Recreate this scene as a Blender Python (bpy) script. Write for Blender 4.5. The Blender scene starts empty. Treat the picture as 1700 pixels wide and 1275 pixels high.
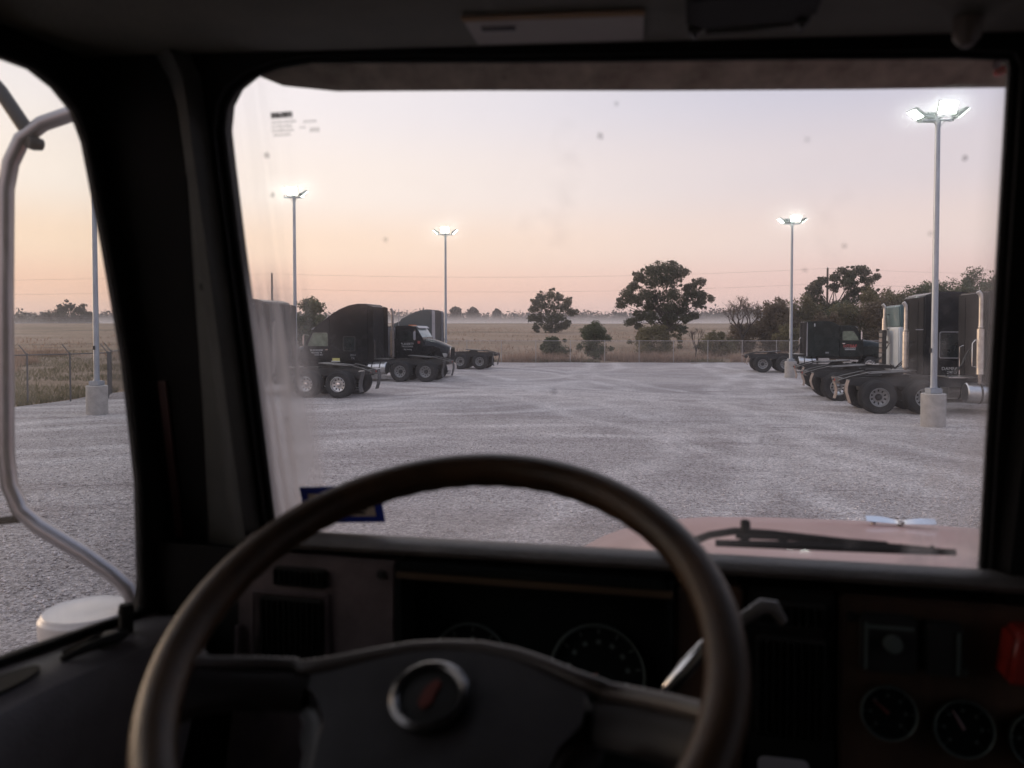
import bpy, bmesh, math, random
import numpy as np
from mathutils import Vector, Matrix, noise

random.seed(7)
rng = np.random.default_rng(7)
SC = bpy.context.scene
COL = SC.collection
R = math.radians
EYE = 2.62            # height of the driver's eye above the gravel

# ------------------------------------------------------------------ camera
cd = bpy.data.cameras.new("camera")
cam = bpy.data.objects.new("camera", cd)
COL.objects.link(cam)
cam.location = (0, 0, EYE)
cam.rotation_euler = (R(88.3), 0, 0)
cd.sensor_width = 36
cd.lens = 27.53
cd.shift_y = -0.0305
cd.clip_start = 0.02
cd.clip_end = 5000
cd.dof.use_dof = True
cd.dof.focus_distance = 32
cd.dof.aperture_fstop = 5.0
SC.camera = cam

# ------------------------------------------------------------------ sky, sun, exposure
SUN_AZ = R(-62)       # left of the view direction (+Y), measured clockwise
SUN_EL = R(5)
sdir = Vector((math.sin(SUN_AZ) * math.cos(SUN_EL), math.cos(SUN_AZ) * math.cos(SUN_EL), math.sin(SUN_EL)))


def lin(r, g, b):
    def c(v):
        v /= 255.0
        return v / 12.92 if v <= 0.04045 else ((v + 0.055) / 1.055) ** 2.4
    return (c(r), c(g), c(b), 1)


world = bpy.data.worlds.new("World")
SC.world = world
world.use_nodes = True
wt = world.node_tree
for n_ in list(wt.nodes):
    wt.nodes.remove(n_)


def wn(t, **k):
    n = wt.nodes.new(t)
    for a, v in k.items():
        setattr(n, a, v)
    return n


def wmath(op, a, b=None, clamp=False):
    n = wn("ShaderNodeMath", operation=op, use_clamp=clamp)
    for i, v in enumerate((a, b)):
        if v is None:
            continue
        if isinstance(v, (int, float)):
            n.inputs[i].default_value = v
        else:
            wt.links.new(v, n.inputs[i])
    return n.outputs[0]


tc = wn("ShaderNodeTexCoord")
sep = wn("ShaderNodeSeparateXYZ")
wt.links.new(tc.outputs["Generated"], sep.inputs[0])
zz = wmath("MAXIMUM", sep.outputs[2], 0.0)


def ramp(fac, stops):
    n = wn("ShaderNodeValToRGB")
    cr = n.color_ramp
    cr.interpolation = 'EASE'
    while len(cr.elements) < len(stops):
        cr.elements.new(0.5)
    for e, (p, c) in zip(cr.elements, stops):
        e.position = p
        e.color = c
    wt.links.new(fac, n.inputs[0])
    return n.outputs[0]


WARM = ramp(zz, [(0.0, lin(228, 188, 176)), (0.045, lin(244, 198, 174)), (0.10, lin(250, 219, 194)), (0.17, lin(249, 233, 222)),
                 (0.28, lin(240, 230, 230)), (0.5, lin(228, 226, 236)), (1.0, lin(216, 217, 234))])
COOL = ramp(zz, [(0.0, lin(214, 182, 182)), (0.05, lin(224, 190, 184)), (0.11, lin(226, 205, 200)), (0.19, lin(212, 200, 205)),
                 (0.29, lin(194, 191, 207)), (0.5, lin(204, 205, 224)), (1.0, lin(206, 209, 230))])
hl = wmath("SQRT", wmath("ADD", wmath("MULTIPLY", sep.outputs[0], sep.outputs[0]), wmath("MULTIPLY", sep.outputs[1], sep.outputs[1])))
dt = wmath("DIVIDE", wmath("ADD", wmath("MULTIPLY", sep.outputs[0], math.sin(SUN_AZ)), wmath("MULTIPLY", sep.outputs[1], math.cos(SUN_AZ))), wmath("MAXIMUM", hl, 0.001))
mr = wn("ShaderNodeMapRange", interpolation_type='SMOOTHSTEP')
wt.links.new(dt, mr.inputs[0])
mr.inputs[1].default_value, mr.inputs[2].default_value = -0.02, 0.9
mixc = wn("ShaderNodeMix", data_type='RGBA')
wt.links.new(mr.outputs[0], mixc.inputs[0])
wt.links.new(COOL, mixc.inputs[6])
wt.links.new(WARM, mixc.inputs[7])
mr2 = wn("ShaderNodeMapRange", interpolation_type='SMOOTHSTEP')
wt.links.new(dt, mr2.inputs[0])
mr2.inputs[1].default_value, mr2.inputs[2].default_value = -1.0, 0.1
mr2.inputs[3].default_value, mr2.inputs[4].default_value = 0.0, 1.0
mul = wn("ShaderNodeMix", data_type='RGBA', blend_type='MULTIPLY')
mul.inputs[0].default_value = 1.0
wt.links.new(mixc.outputs[2], mul.inputs[6])
tint = wn("ShaderNodeMix", data_type='RGBA')
wt.links.new(mr2.outputs[0], tint.inputs[0])
tint.inputs[6].default_value = (0.68, 0.76, 0.86, 1)      # the western sky before sunrise is bluer and dimmer
tint.inputs[7].default_value = (1, 1, 1, 1)
wt.links.new(tint.outputs[2], mul.inputs[7])
sky = wn("ShaderNodeTexSky", sky_type='NISHITA', sun_disc=False)
sky.sun_elevation = SUN_EL
sky.sun_rotation = SUN_AZ
bg1 = wn("ShaderNodeBackground")
wt.links.new(mul.outputs[2], bg1.inputs[0])
bg1.inputs[1].default_value = 0.97
bg2 = wn("ShaderNodeBackground")
wt.links.new(sky.outputs[0], bg2.inputs[0])
bg2.inputs[1].default_value = 0.004
add = wn("ShaderNodeAddShader")
wt.links.new(bg1.outputs[0], add.inputs[0])
wt.links.new(bg2.outputs[0], add.inputs[1])
wout = wn("ShaderNodeOutputWorld")
wt.links.new(add.outputs[0], wout.inputs[0])

sl = bpy.data.lights.new("sun", 'SUN')
sl.energy = 1.0
sl.angle = R(14)
sl.color = (1.0, 0.72, 0.5)
sun = bpy.data.objects.new("sun", sl)
COL.objects.link(sun)
sun.rotation_euler = (-sdir).to_track_quat('-Z', 'Y').to_euler()
sun.location = (-30, 20, 30)

SC.view_settings.view_transform = 'Standard'
SC.view_settings.look = 'None'
SC.view_settings.exposure = 0.32
SC.view_settings.gamma = 1.0
SC.render.engine = 'CYCLES'
cy = SC.cycles
cy.use_denoising = True
cy.max_bounces = 8
cy.diffuse_bounces = 4
cy.glossy_bounces = 3
cy.transmission_bounces = 4
cy.volume_bounces = 2
cy.transparent_max_bounces = 16
cy.sample_clamp_indirect = 4.0
cy.caustics_reflective = False
cy.caustics_refractive = False


# ------------------------------------------------------------------ materials
MATS = {}


def principled(name):
    m = bpy.data.materials.new(name)
    m.use_nodes = True
    return m, m.node_tree, m.node_tree.nodes["Principled BSDF"]


def mat(name, col, rough=0.5, metal=0.0, var=0.25, scale=6.0, bump=0.0, bscale=60.0, coat=0.0, dust=0.0, dustcol=(0.32, 0.29, 0.27), spec=0.5, stretch=None):
    """plain procedural surface: base colour with noise variation, uneven gloss, fine relief and a film of dust"""
    if name in MATS:
        return MATS[name]
    m, nt, p = principled(name)
    L = nt.links
    t = nt.nodes.new("ShaderNodeTexCoord")
    src = t.outputs["Object"]
    if stretch:
        mp = nt.nodes.new("ShaderNodeMapping")
        mp.inputs["Scale"].default_value = stretch
        L.new(src, mp.inputs[0])
        src = mp.outputs[0]
    nz = nt.nodes.new("ShaderNodeTexNoise")
    nz.inputs["Scale"].default_value = scale
    nz.inputs["Detail"].default_value = 6
    nz.inputs["Roughness"].default_value = 0.65
    L.new(src, nz.inputs["Vector"])
    mr_ = nt.nodes.new("ShaderNodeMapRange")
    mr_.inputs[1].default_value, mr_.inputs[2].default_value = 0.3, 0.7
    mr_.inputs[3].default_value, mr_.inputs[4].default_value = 1 - var, 1 + var
    L.new(nz.outputs[0], mr_.inputs[0])
    mx = nt.nodes.new("ShaderNodeMix")
    mx.data_type = 'RGBA'
    mx.blend_type = 'MULTIPLY'
    mx.inputs[0].default_value = 1
    mx.inputs[6].default_value = (*col, 1)
    L.new(mr_.outputs[0], mx.inputs[7])
    colout = mx.outputs[2]
    if dust > 0:
        n2 = nt.nodes.new("ShaderNodeTexNoise")
        n2.inputs["Scale"].default_value = scale * 0.45
        n2.inputs["Detail"].default_value = 8
        n2.inputs["Roughness"].default_value = 0.7
        L.new(src, n2.inputs["Vector"])
        r2 = nt.nodes.new("ShaderNodeMapRange")
        r2.inputs[1].default_value, r2.inputs[2].default_value = 0.35, 0.75
        r2.inputs[3].default_value, r2.inputs[4].default_value = dust * 0.3, dust
        L.new(n2.outputs[0], r2.inputs[0])
        md = nt.nodes.new("ShaderNodeMix")
        md.data_type = 'RGBA'
        L.new(r2.outputs[0], md.inputs[0])
        L.new(colout, md.inputs[6])
        md.inputs[7].default_value = (*dustcol, 1)
        colout = md.outputs[2]
    L.new(colout, p.inputs["Base Color"])
    rr = nt.nodes.new("ShaderNodeMapRange")
    rr.inputs[3].default_value, rr.inputs[4].default_value = max(0.03, rough - 0.12), min(1, rough + 0.14)
    L.new(nz.outputs[0], rr.inputs[0])
    L.new(rr.outputs[0], p.inputs["Roughness"])
    p.inputs["Metallic"].default_value = metal
    p.inputs["Specular IOR Level"].default_value = spec
    p.inputs["Coat Weight"].default_value = coat
    p.inputs["Coat Roughness"].default_value = 0.08
    if bump > 0:
        nb = nt.nodes.new("ShaderNodeTexNoise")
        nb.inputs["Scale"].default_value = bscale
        nb.inputs["Detail"].default_value = 4
        L.new(src, nb.inputs["Vector"])
        b = nt.nodes.new("ShaderNodeBump")
        b.inputs["Strength"].default_value = bump
        b.inputs["Distance"].default_value = 0.02
        L.new(nb.outputs[0], b.inputs["Height"])
        L.new(b.outputs[0], p.inputs["Normal"])
    MATS[name] = m
    return m


def emat(name, col, strength):
    if name in MATS:
        return MATS[name]
    m, nt, p = principled(name)
    p.inputs["Base Color"].default_value = (0.8, 0.8, 0.8, 1)
    p.inputs["Emission Color"].default_value = (*col, 1)
    p.inputs["Emission Strength"].default_value = strength
    MATS[name] = m
    return m


M_BLACK = mat("black_paint", (0.0066, 0.0078, 0.0096), 0.24, var=0.3, scale=2.0, coat=0.15, spec=0.18, dust=0.02)
M_NAVY = mat("navy_black_paint", (0.0078, 0.0096, 0.0132), 0.26, var=0.3, scale=2.0, coat=0.15, spec=0.18, dust=0.02)
M_GREENB = mat("green_black_paint", (0.0060, 0.0120, 0.0114), 0.26, var=0.3, scale=2.0, coat=0.15, spec=0.18, dust=0.02)
M_TEAL = mat("dark_teal_paint", (0.020, 0.042, 0.050), 0.35, var=0.2, scale=2.0, coat=0.3, dust=0.10)
M_TEALPALE = mat("pale_teal_paint", (0.085, 0.15, 0.16), 0.4, var=0.2, scale=2.0, coat=0.2, dust=0.08)
M_GLARETINT = mat("glare_tinted_black_paint", (0.0120, 0.0090, 0.0108), 0.3, var=0.3, scale=2.0, coat=0.15, spec=0.18, dust=0.04)  # black paint with the dirty glass's reddish glare put into its colour
M_WHITE = mat("white_paint", (0.62, 0.66, 0.68), 0.35, var=0.1, scale=2.0, coat=0.3, dust=0.10)
M_GREYP = mat("grey_fairing", (0.34, 0.33, 0.35), 0.4, var=0.2, scale=3.0, dust=0.1)
M_MATTE = mat("matte_rear_wall", (0.014, 0.014, 0.016), 0.9, var=0.4, scale=3.0, dust=0.05, spec=0.08)
M_FRAME = mat("chassis_black", (0.016, 0.016, 0.017), 0.55, var=0.4, scale=5.0, dust=0.12)
M_GREASE = mat("worn_steel_plate", (0.030, 0.028, 0.027), 0.5, 0.3, var=0.5, scale=8.0, dust=0.12)
M_TYRE = mat("tyre_rubber", (0.018, 0.018, 0.019), 0.75, var=0.3, scale=10.0, dust=0.07, spec=0.3)
M_ALU = mat("polished_aluminium", (0.62, 0.61, 0.60), 0.30, 1.0, var=0.2, scale=9.0, dust=0.18)
M_RIMGREY = mat("grey_steel_rim", (0.30, 0.30, 0.30), 0.45, 0.5, var=0.3, scale=9.0, dust=0.2)
M_RIMDARK = mat("rusty_dark_rim", (0.10, 0.075, 0.06), 0.6, 0.3, var=0.4, scale=9.0, dust=0.2)
M_CHROME = mat("chrome", (0.75, 0.74, 0.73), 0.16, 1.0, var=0.1, scale=5.0, dust=0.06)
M_STACK = mat("exhaust_steel", (0.66, 0.60, 0.54), 0.38, 0.9, var=0.25, scale=6.0, dust=0.15)
M_STACKDARK = mat("exhaust_dull", (0.30, 0.26, 0.24), 0.5, 0.7, var=0.3, scale=6.0, dust=0.2)
M_HOLE = mat("dark_opening", (0.006, 0.006, 0.006), 0.8, var=0.1)
M_FLAPB = mat("mud_flap_black", (0.03, 0.03, 0.032), 0.7, var=0.3, scale=6, dust=0.25)
M_FLAPT = mat("mud_flap_lit_tan", (0.23, 0.175, 0.15), 0.75, var=0.35, scale=6, dust=0.3)  # tan holds the pinkish light on the right row's flaps
M_REDL = mat("red_lamp_lens", (0.45, 0.03, 0.02), 0.2, var=0.1)
M_AMBER = mat("amber_lamp_lens", (0.75, 0.22, 0.05), 0.2, var=0.1)
M_LENS = mat("headlamp_lens", (0.6, 0.6, 0.58), 0.15, 0.4, var=0.1)
M_TEXTW = mat("white_lettering", (0.62, 0.62, 0.62), 0.6, var=0.15)
M_TEXTG = mat("grey_lettering", (0.28, 0.29, 0.30), 0.6, var=0.2)
M_TEXTR = mat("red_lettering", (0.50, 0.10, 0.09), 0.6, var=0.15)
M_YELLOW = mat("yellow_label", (0.62, 0.58, 0.20), 0.6, var=0.15)
M_GLASSG = mat("view_green_window_glass", (0.13, 0.17, 0.12), 0.06, var=0.5, scale=3.0, spec=0.8)  # opaque pane; the green view through it is put into the colour
M_GLASSD = mat("dark_window_glass", (0.02, 0.026, 0.027), 0.05, var=0.3, scale=3.0, spec=0.8)
M_GLASSW = mat("bright_windshield_glass", (0.30, 0.36, 0.36), 0.08, var=0.15, scale=2.0, spec=0.8)
M_HOSE = mat("air_hose_rubber", (0.02, 0.02, 0.022), 0.5, var=0.2)
M_CONC = mat("cast_concrete", (0.40, 0.37, 0.34), 0.85, var=0.22, scale=4.0, bump=0.25, bscale=40, dust=0.25, dustcol=(0.24, 0.22, 0.20))
M_GALV = mat("galvanised_pole", (0.36, 0.39, 0.43), 0.42, 0.65, var=0.18, scale=6.0, stretch=(1, 1, 0.3))
M_GALVP = mat("pale_galvanised_fence", (0.40, 0.37, 0.35), 0.6, 0.2, var=0.2, scale=6.0)
M_GALVF = mat("galvanised_fence", (0.13, 0.12, 0.118), 0.6, 0.15, var=0.2, scale=6.0)
M_LAMPG = mat("floodlight_housing", (0.20, 0.24, 0.22), 0.45, 0.3, var=0.15)
M_LIT = emat("lit_led_panel", (0.90, 1.0, 0.92), 30.0)
M_WOODP = mat("weathered_pole_wood", (0.09, 0.07, 0.055), 0.9, var=0.3, scale=5.0, stretch=(4, 4, 0.4))
M_WIRE = mat("power_wire", (0.10, 0.09, 0.09), 0.6)
# cab
M_TRIM = mat("black_trim_plastic", (0.0055, 0.0055, 0.0055), 0.65, var=0.3, scale=8, bump=0.1, bscale=300, spec=0.15)
M_PGREY = mat("grey_pillar_plastic", (0.045, 0.046, 0.041), 0.55, var=0.5, scale=7, bump=0.12, bscale=400)
M_HEADL = mat("headliner_vinyl", (0.15, 0.14, 0.115), 0.75, var=0.2, scale=9, bump=0.2, bscale=260)
M_DASHT = mat("dash_top_vinyl", (0.088, 0.080, 0.075), 0.5, var=0.4, scale=14, dust=0.12, bump=0.2, bscale=260)
M_DASHP = mat("dash_mauve_plastic", (0.095, 0.074, 0.078), 0.45, var=0.55, scale=13, bump=0.1, bscale=300)
M_DASHW = mat("dash_wood_panel", (0.050, 0.026, 0.016), 0.4, var=0.55, scale=14, stretch=(1, 1, 0.12))
M_WHEEL = mat("steering_wheel_leather", (0.040, 0.020, 0.008), 0.40, var=0.45, scale=16, bump=0.15, bscale=350, spec=0.30)
M_PAD = mat("steering_pad_vinyl", (0.018, 0.017, 0.020), 0.36, var=0.4, scale=13, dust=0.05, bump=0.1, bscale=350)
M_GAUGE = mat("gauge_face", (0.006, 0.008, 0.008), 0.75, var=0.2, spec=0.1)
M_GMARK = mat("gauge_markings", (0.07, 0.09, 0.085), 0.6, var=0.1)
M_REDK = mat("red_knob_plastic", (0.30, 0.022, 0.014), 0.4, var=0.15)
M_BADGE = mat("badge_red_enamel", (0.10, 0.022, 0.016), 0.35, var=0.2)
M_HOOD = mat("faded_red_hood_paint", (0.33, 0.155, 0.135), 0.42, var=0.10, scale=3.0, coat=0.25, dust=0.28, dustcol=(0.46, 0.33, 0.30))
M_CREAM = mat("cream_cap_paint", (0.74, 0.67, 0.62), 0.4, var=0.12, scale=8.0, dust=0.15)
M_LABEL = mat("paper_label", (0.50, 0.45, 0.42), 0.7, var=0.12)
M_ORANGE = mat("orange_label_band", (0.32, 0.17, 0.06), 0.7, var=0.2)
M_STKB = mat("blue_sticker_border", (0.008, 0.03, 0.32), 0.5, var=0.1)
M_STKC = mat("cream_sticker_paper", (0.55, 0.47, 0.38), 0.6, var=0.1)
M_INK = mat("printed_ink", (0.05, 0.04, 0.045), 0.7, var=0.2)
M_INKF = mat("faded_ink", (0.42, 0.37, 0.38), 0.7, var=0.2)


def sheer(name, col, alpha):
    """thin print on glass: part of the light passes through"""
    m, nt, p = principled(name)
    p.inputs["Base Color"].default_value = (*col, 1)
    p.inputs["Roughness"].default_value = 0.7
    tr = nt.nodes.new("ShaderNodeBsdfTransparent")
    t = nt.nodes.new("ShaderNodeTexCoord")
    nz = nt.nodes.new("ShaderNodeTexNoise")
    nz.inputs["Scale"].default_value = 220
    nt.links.new(t.outputs["Object"], nz.inputs["Vector"])
    r = nt.nodes.new("ShaderNodeMapRange")
    r.inputs[1].default_value, r.inputs[2].default_value, r.inputs[3].default_value, r.inputs[4].default_value = 0.3, 0.7, alpha * 0.6, min(1, alpha * 1.4)
    nt.links.new(nz.outputs[0], r.inputs[0])
    mx = nt.nodes.new("ShaderNodeMixShader")
    nt.links.new(r.outputs[0], mx.inputs[0])
    nt.links.new(tr.outputs[0], mx.inputs[1])
    nt.links.new(p.outputs[0], mx.inputs[2])
    nt.links.new(mx.outputs[0], nt.nodes["Material Output"].inputs[0])
    return m


M_PRINT = sheer("worn_decal_print", (0.06, 0.045, 0.05), 0.62)
M_PRINTF = sheer("faded_decal_print", (0.25, 0.22, 0.23), 0.17)
M_BUG = sheer("dried_bug_mark", (0.10, 0.085, 0.085), 0.2)
M_VISOR = mat("weathered_visor", (0.42, 0.44, 0.36), 0.55, var=0.7, scale=20, dust=0.7, dustcol=(0.55, 0.50, 0.42))
M_REDP = mat("dark_red_jamb_paint", (0.05, 0.010, 0.008), 0.5, var=0.3)


# ------------------------------------------------------------------ mesh helpers
class MB:
    """collects shapes in one bmesh and links them as one mesh object"""

    def __init__(self):
        self.bm = bmesh.new()

    def face(self, vs):
        try:
            return self.bm.faces.new(vs)
        except ValueError:
            return None

    def box(self, x0, x1, y0, y1, z0, z1, bev=0.0, mtx=None):
        v = [self.bm.verts.new((x, y, z)) for x in (x0, x1) for y in (y0, y1) for z in (z0, z1)]
        if mtx is not None:
            for q in v:
                q.co = mtx @ q.co
        fs = [self.face([v[i] for i in f]) for f in ((0, 1, 3, 2), (4, 6, 7, 5), (0, 4, 5, 1), (2, 3, 7, 6), (0, 2, 6, 4), (1, 5, 7, 3))]
        if bev > 0:
            es = list({e for f in fs for e in f.edges})
            bmesh.ops.bevel(self.bm, geom=es, offset=bev, segments=2, affect='EDGES', clamp_overlap=True)
        return self

    def prism(self, poly, fn, a, b, bev=0.0, seg=2, minang=25):
        """polygon swept from a to b; fn(p, q, depth) -> point"""
        n = len(poly)
        A = [self.bm.verts.new(fn(p, q, a)) for p, q in poly]
        B = [self.bm.verts.new(fn(p, q, b)) for p, q in poly]
        fs = [self.face(A), self.face(B[::-1])]
        for i in range(n):
            j = (i + 1) % n
            fs.append(self.face([A[j], A[i], B[i], B[j]]))
        fs = [f for f in fs if f]
        bmesh.ops.recalc_face_normals(self.bm, faces=fs)
        if bev > 0:
            es = [e for e in {e for f in fs for e in f.edges} if len(e.link_faces) == 2 and e.calc_face_angle(0) > R(minang)]
            bmesh.ops.bevel(self.bm, geom=es, offset=bev, segments=seg, affect='EDGES', clamp_overlap=True)
        return self

    def loft(self, secs, closed=True, cap=True):
        rows = [[self.bm.verts.new(p) for p in s] for s in secs]
        n = len(rows[0])
        fs = []
        for a, b in zip(rows, rows[1:]):
            for i in range(n if closed else n - 1):
                j = (i + 1) % n
                fs.append(self.face([a[i], a[j], b[j], b[i]]))
        if cap and closed:
            fs.append(self.face(rows[0][::-1]))
            fs.append(self.face(rows[-1]))
        bmesh.ops.recalc_face_normals(self.bm, faces=[f for f in fs if f])
        return self

    def tube(self, pts, r, n=8, closed=False, cap=True):
        pts = [Vector(p) for p in pts]
        k = len(pts)
        rad = r if isinstance(r, (list, tuple)) else [r] * k
        secs = []
        up = None
        for i in range(k):
            if closed:
                t = pts[(i + 1) % k] - pts[i - 1]
            else:
                t = pts[min(i + 1, k - 1)] - pts[max(i - 1, 0)]
            t.normalize()
            if up is None:
                up = t.orthogonal().normalized()
            up = (up - t * up.dot(t))
            if up.length < 1e-5:
                up = t.orthogonal()
            up.normalize()
            w = t.cross(up)
            secs.append([pts[i] + (up * math.cos(2 * math.pi * j / n) + w * math.sin(2 * math.pi * j / n)) * rad[i] for j in range(n)])
        if closed:
            secs.append(secs[0])
            rows = [[self.bm.verts.new(p) for p in s] for s in secs[:-1]]
            rows.append(rows[0])
            for a, b in zip(rows, rows[1:]):
                for i in range(n):
                    self.face([a[i], a[(i + 1) % n], b[(i + 1) % n], b[i]])
        else:
            self.loft(secs, True, cap)
        return self

    def lathe(self, prof, o=(0, 0, 0), ax=(0, 0, 1), n=24, ring=False):
        """profile of (radius, height) turned about the axis through o"""
        o = Vector(o)
        ax = Vector(ax).normalized()
        u = ax.orthogonal().normalized()
        w = ax.cross(u)
        secs = [[o + ax * h + (u * math.cos(2 * math.pi * j / n) + w * math.sin(2 * math.pi * j / n)) * max(r, 1e-4) for j in range(n)] for r, h in prof]
        if ring:
            return self.loft(secs + [secs[0]], True, False)
        return self.loft(secs, True, True)

    def build(self, name, m, parent=None, loc=(0, 0, 0), ang=35, **props):
        me = bpy.data.meshes.new(name)
        bmesh.ops.remove_doubles(self.bm, verts=self.bm.verts, dist=1e-6)
        self.bm.to_mesh(me)
        self.bm.free()
        me.materials.append(m)
        me.shade_smooth()
        me.set_sharp_from_angle(angle=R(ang))
        return link(name, me, parent, loc, **props)


def link(name, me, parent=None, loc=(0, 0, 0), **props):
    o = bpy.data.objects.new(name, me)
    COL.objects.link(o)
    o.location = loc
    if parent is not None:
        o.parent = parent
    for k, v in props.items():
        o[k] = v
    return o


def raw(name, verts, faces, m, parent=None, loc=(0, 0, 0), smooth=False, **props):
    """quick mesh from arrays; all faces with the same corner count"""
    me = bpy.data.meshes.new(name)
    verts = np.asarray(verts, dtype=np.float32)
    faces = np.asarray(faces, dtype=np.int32)
    k = faces.shape[1]
    me.vertices.add(len(verts))
    me.vertices.foreach_set("co", verts.ravel())
    me.loops.add(faces.size)
    me.loops.foreach_set("vertex_index", faces.ravel())
    me.polygons.add(len(faces))
    me.polygons.foreach_set("loop_start", np.arange(0, faces.size, k, dtype=np.int32))
    me.polygons.foreach_set("loop_total", np.full(len(faces), k, dtype=np.int32))
    me.update(calc_edges=True)
    me.validate()
    if smooth:
        me.shade_smooth()
    me.materials.append(m)
    return link(name, me, parent, loc, **props)


def thing(name, label, cat, loc=(0, 0, 0), rz=0.0, group=None):
    o = bpy.data.objects.new(name, None)
    o.empty_display_size = 0.2
    COL.objects.link(o)
    o.location = loc
    o.rotation_euler = (0, 0, rz)
    o["label"] = label
    o["category"] = cat
    if group:
        o["group"] = group
    return o


def text(name, s, size, m, parent, loc, rot, stretch=1.0):
    c = bpy.data.curves.new(name, 'FONT')
    c.body = s
    c.size = size
    c.extrude = 0.002
    c.align_x = 'CENTER'
    c.align_y = 'CENTER'
    c.materials.append(m)
    tmp = bpy.data.objects.new(name, c)
    COL.objects.link(tmp)
    me = bpy.data.meshes.new_from_object(tmp)
    bpy.data.objects.remove(tmp)
    o = link(name, me, parent, loc)
    o.rotation_euler = rot
    o.scale = (stretch, 1, 1)
    return o


XZ = lambda p, q, d: (p, d, q)     # side profile (x, z) swept along y
YZ = lambda p, q, d: (d, p, q)
XY = lambda p, q, d: (p, q, d)


# ------------------------------------------------------------------ ground, field, hills, haze
def terrain_z(x, y):
    """lie of the land beyond the yard"""
    z = 0.0233 * max(0.0, min(y, 270) - 63)
    if y > 270:
        z -= 0.010 * (y - 270)
        z = max(z, 2.4)
    if y > 45 or x < -22 or x > 45:
        z += 0.25 * (noise.noise((x * 0.03, y * 0.02, 3.1))) * min(1, max(0, (y - 66) / 20))
    if y < 60 and 46 > x > (-17.6 + (y - 20) * 0.13 if y < 28 else -16.5 - max(0, y - 34) * 0.24) + 2.6:
        z -= 0.12      # sub-base under the gravel sheet
    return z - 0.02


def make_field_material():
    m, nt, p = principled("dry_field")
    L = nt.links
    t = nt.nodes.new("ShaderNodeTexCoord")

    def nz(scale, det, st=(1, 1, 1)):
        mp = nt.nodes.new("ShaderNodeMapping")
        mp.inputs["Scale"].default_value = st
        L.new(t.outputs["Object"], mp.inputs[0])
        n = nt.nodes.new("ShaderNodeTexNoise")
        n.inputs["Scale"].default_value = scale
        n.inputs["Detail"].default_value = det
        n.inputs["Roughness"].default_value = 0.7
        L.new(mp.outputs[0], n.inputs["Vector"])
        return n.outputs[0]
    big = nz(0.05, 7, (0.8, 1.1, 1))
    cr = nt.nodes.new("ShaderNodeValToRGB")
    e = cr.color_ramp.elements
    e[0].position, e[0].color = 0.32, (0.205, 0.168, 0.120, 1)
    e[1].position, e[1].color = 0.66, (0.40, 0.305, 0.235, 1)
    x = cr.color_ramp.elements.new(0.5)
    x.color = (0.345, 0.250, 0.170, 1)
    L.new(big, cr.inputs[0])
    fine = nz(2.2, 8)
    r = nt.nodes.new("ShaderNodeMapRange")
    r.inputs[1].default_value, r.inputs[2].default_value, r.inputs[3].default_value, r.inputs[4].default_value = 0.3, 0.7, 0.55, 1.4
    L.new(fine, r.inputs[0])
    mx = nt.nodes.new("ShaderNodeMix")
    mx.data_type, mx.blend_type = 'RGBA', 'MULTIPLY'
    mx.inputs[0].default_value = 1
    L.new(cr.outputs[0], mx.inputs[6])
    L.new(r.outputs[0], mx.inputs[7])
    L.new(mx.outputs[2], p.inputs["Base Color"])
    p.inputs["Roughness"].default_value = 0.95
    p.inputs["Specular IOR Level"].default_value = 0.15
    b = nt.nodes.new("ShaderNodeBump")
    b.inputs["Strength"].default_value = 0.8
    b.inputs["Distance"].default_value = 0.4
    L.new(fine, b.inputs["Height"])
    L.new(b.outputs[0], p.inputs["Normal"])
    return m


def grid_mesh(xs, ys, zf):
    X, Y = np.meshgrid(xs, ys)
    Z = np.vectorize(zf)(X, Y)
    v = np.stack([X, Y, Z], -1).reshape(-1, 3)
    nx = len(xs)
    idx = np.arange(len(xs) * len(ys)).reshape(len(ys), nx)
    f = np.stack([idx[:-1, :-1], idx[:-1, 1:], idx[1:, 1:], idx[1:, :-1]], -1).reshape(-1, 4)
    return v, f


M_FIELD = make_field_material()
xs = np.concatenate([np.linspace(-680, -80, 25), np.linspace(-70, 80, 76), np.linspace(100, 680, 24)])
ys = np.concatenate([np.linspace(-60, 40, 21), np.linspace(44, 150, 54), np.linspace(156, 460, 50), np.linspace(480, 1040, 20)])
v, f = grid_mesh(xs, ys, terrain_z)
raw("field_ground", v, f, M_FIELD, smooth=True, kind="structure")


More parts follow.
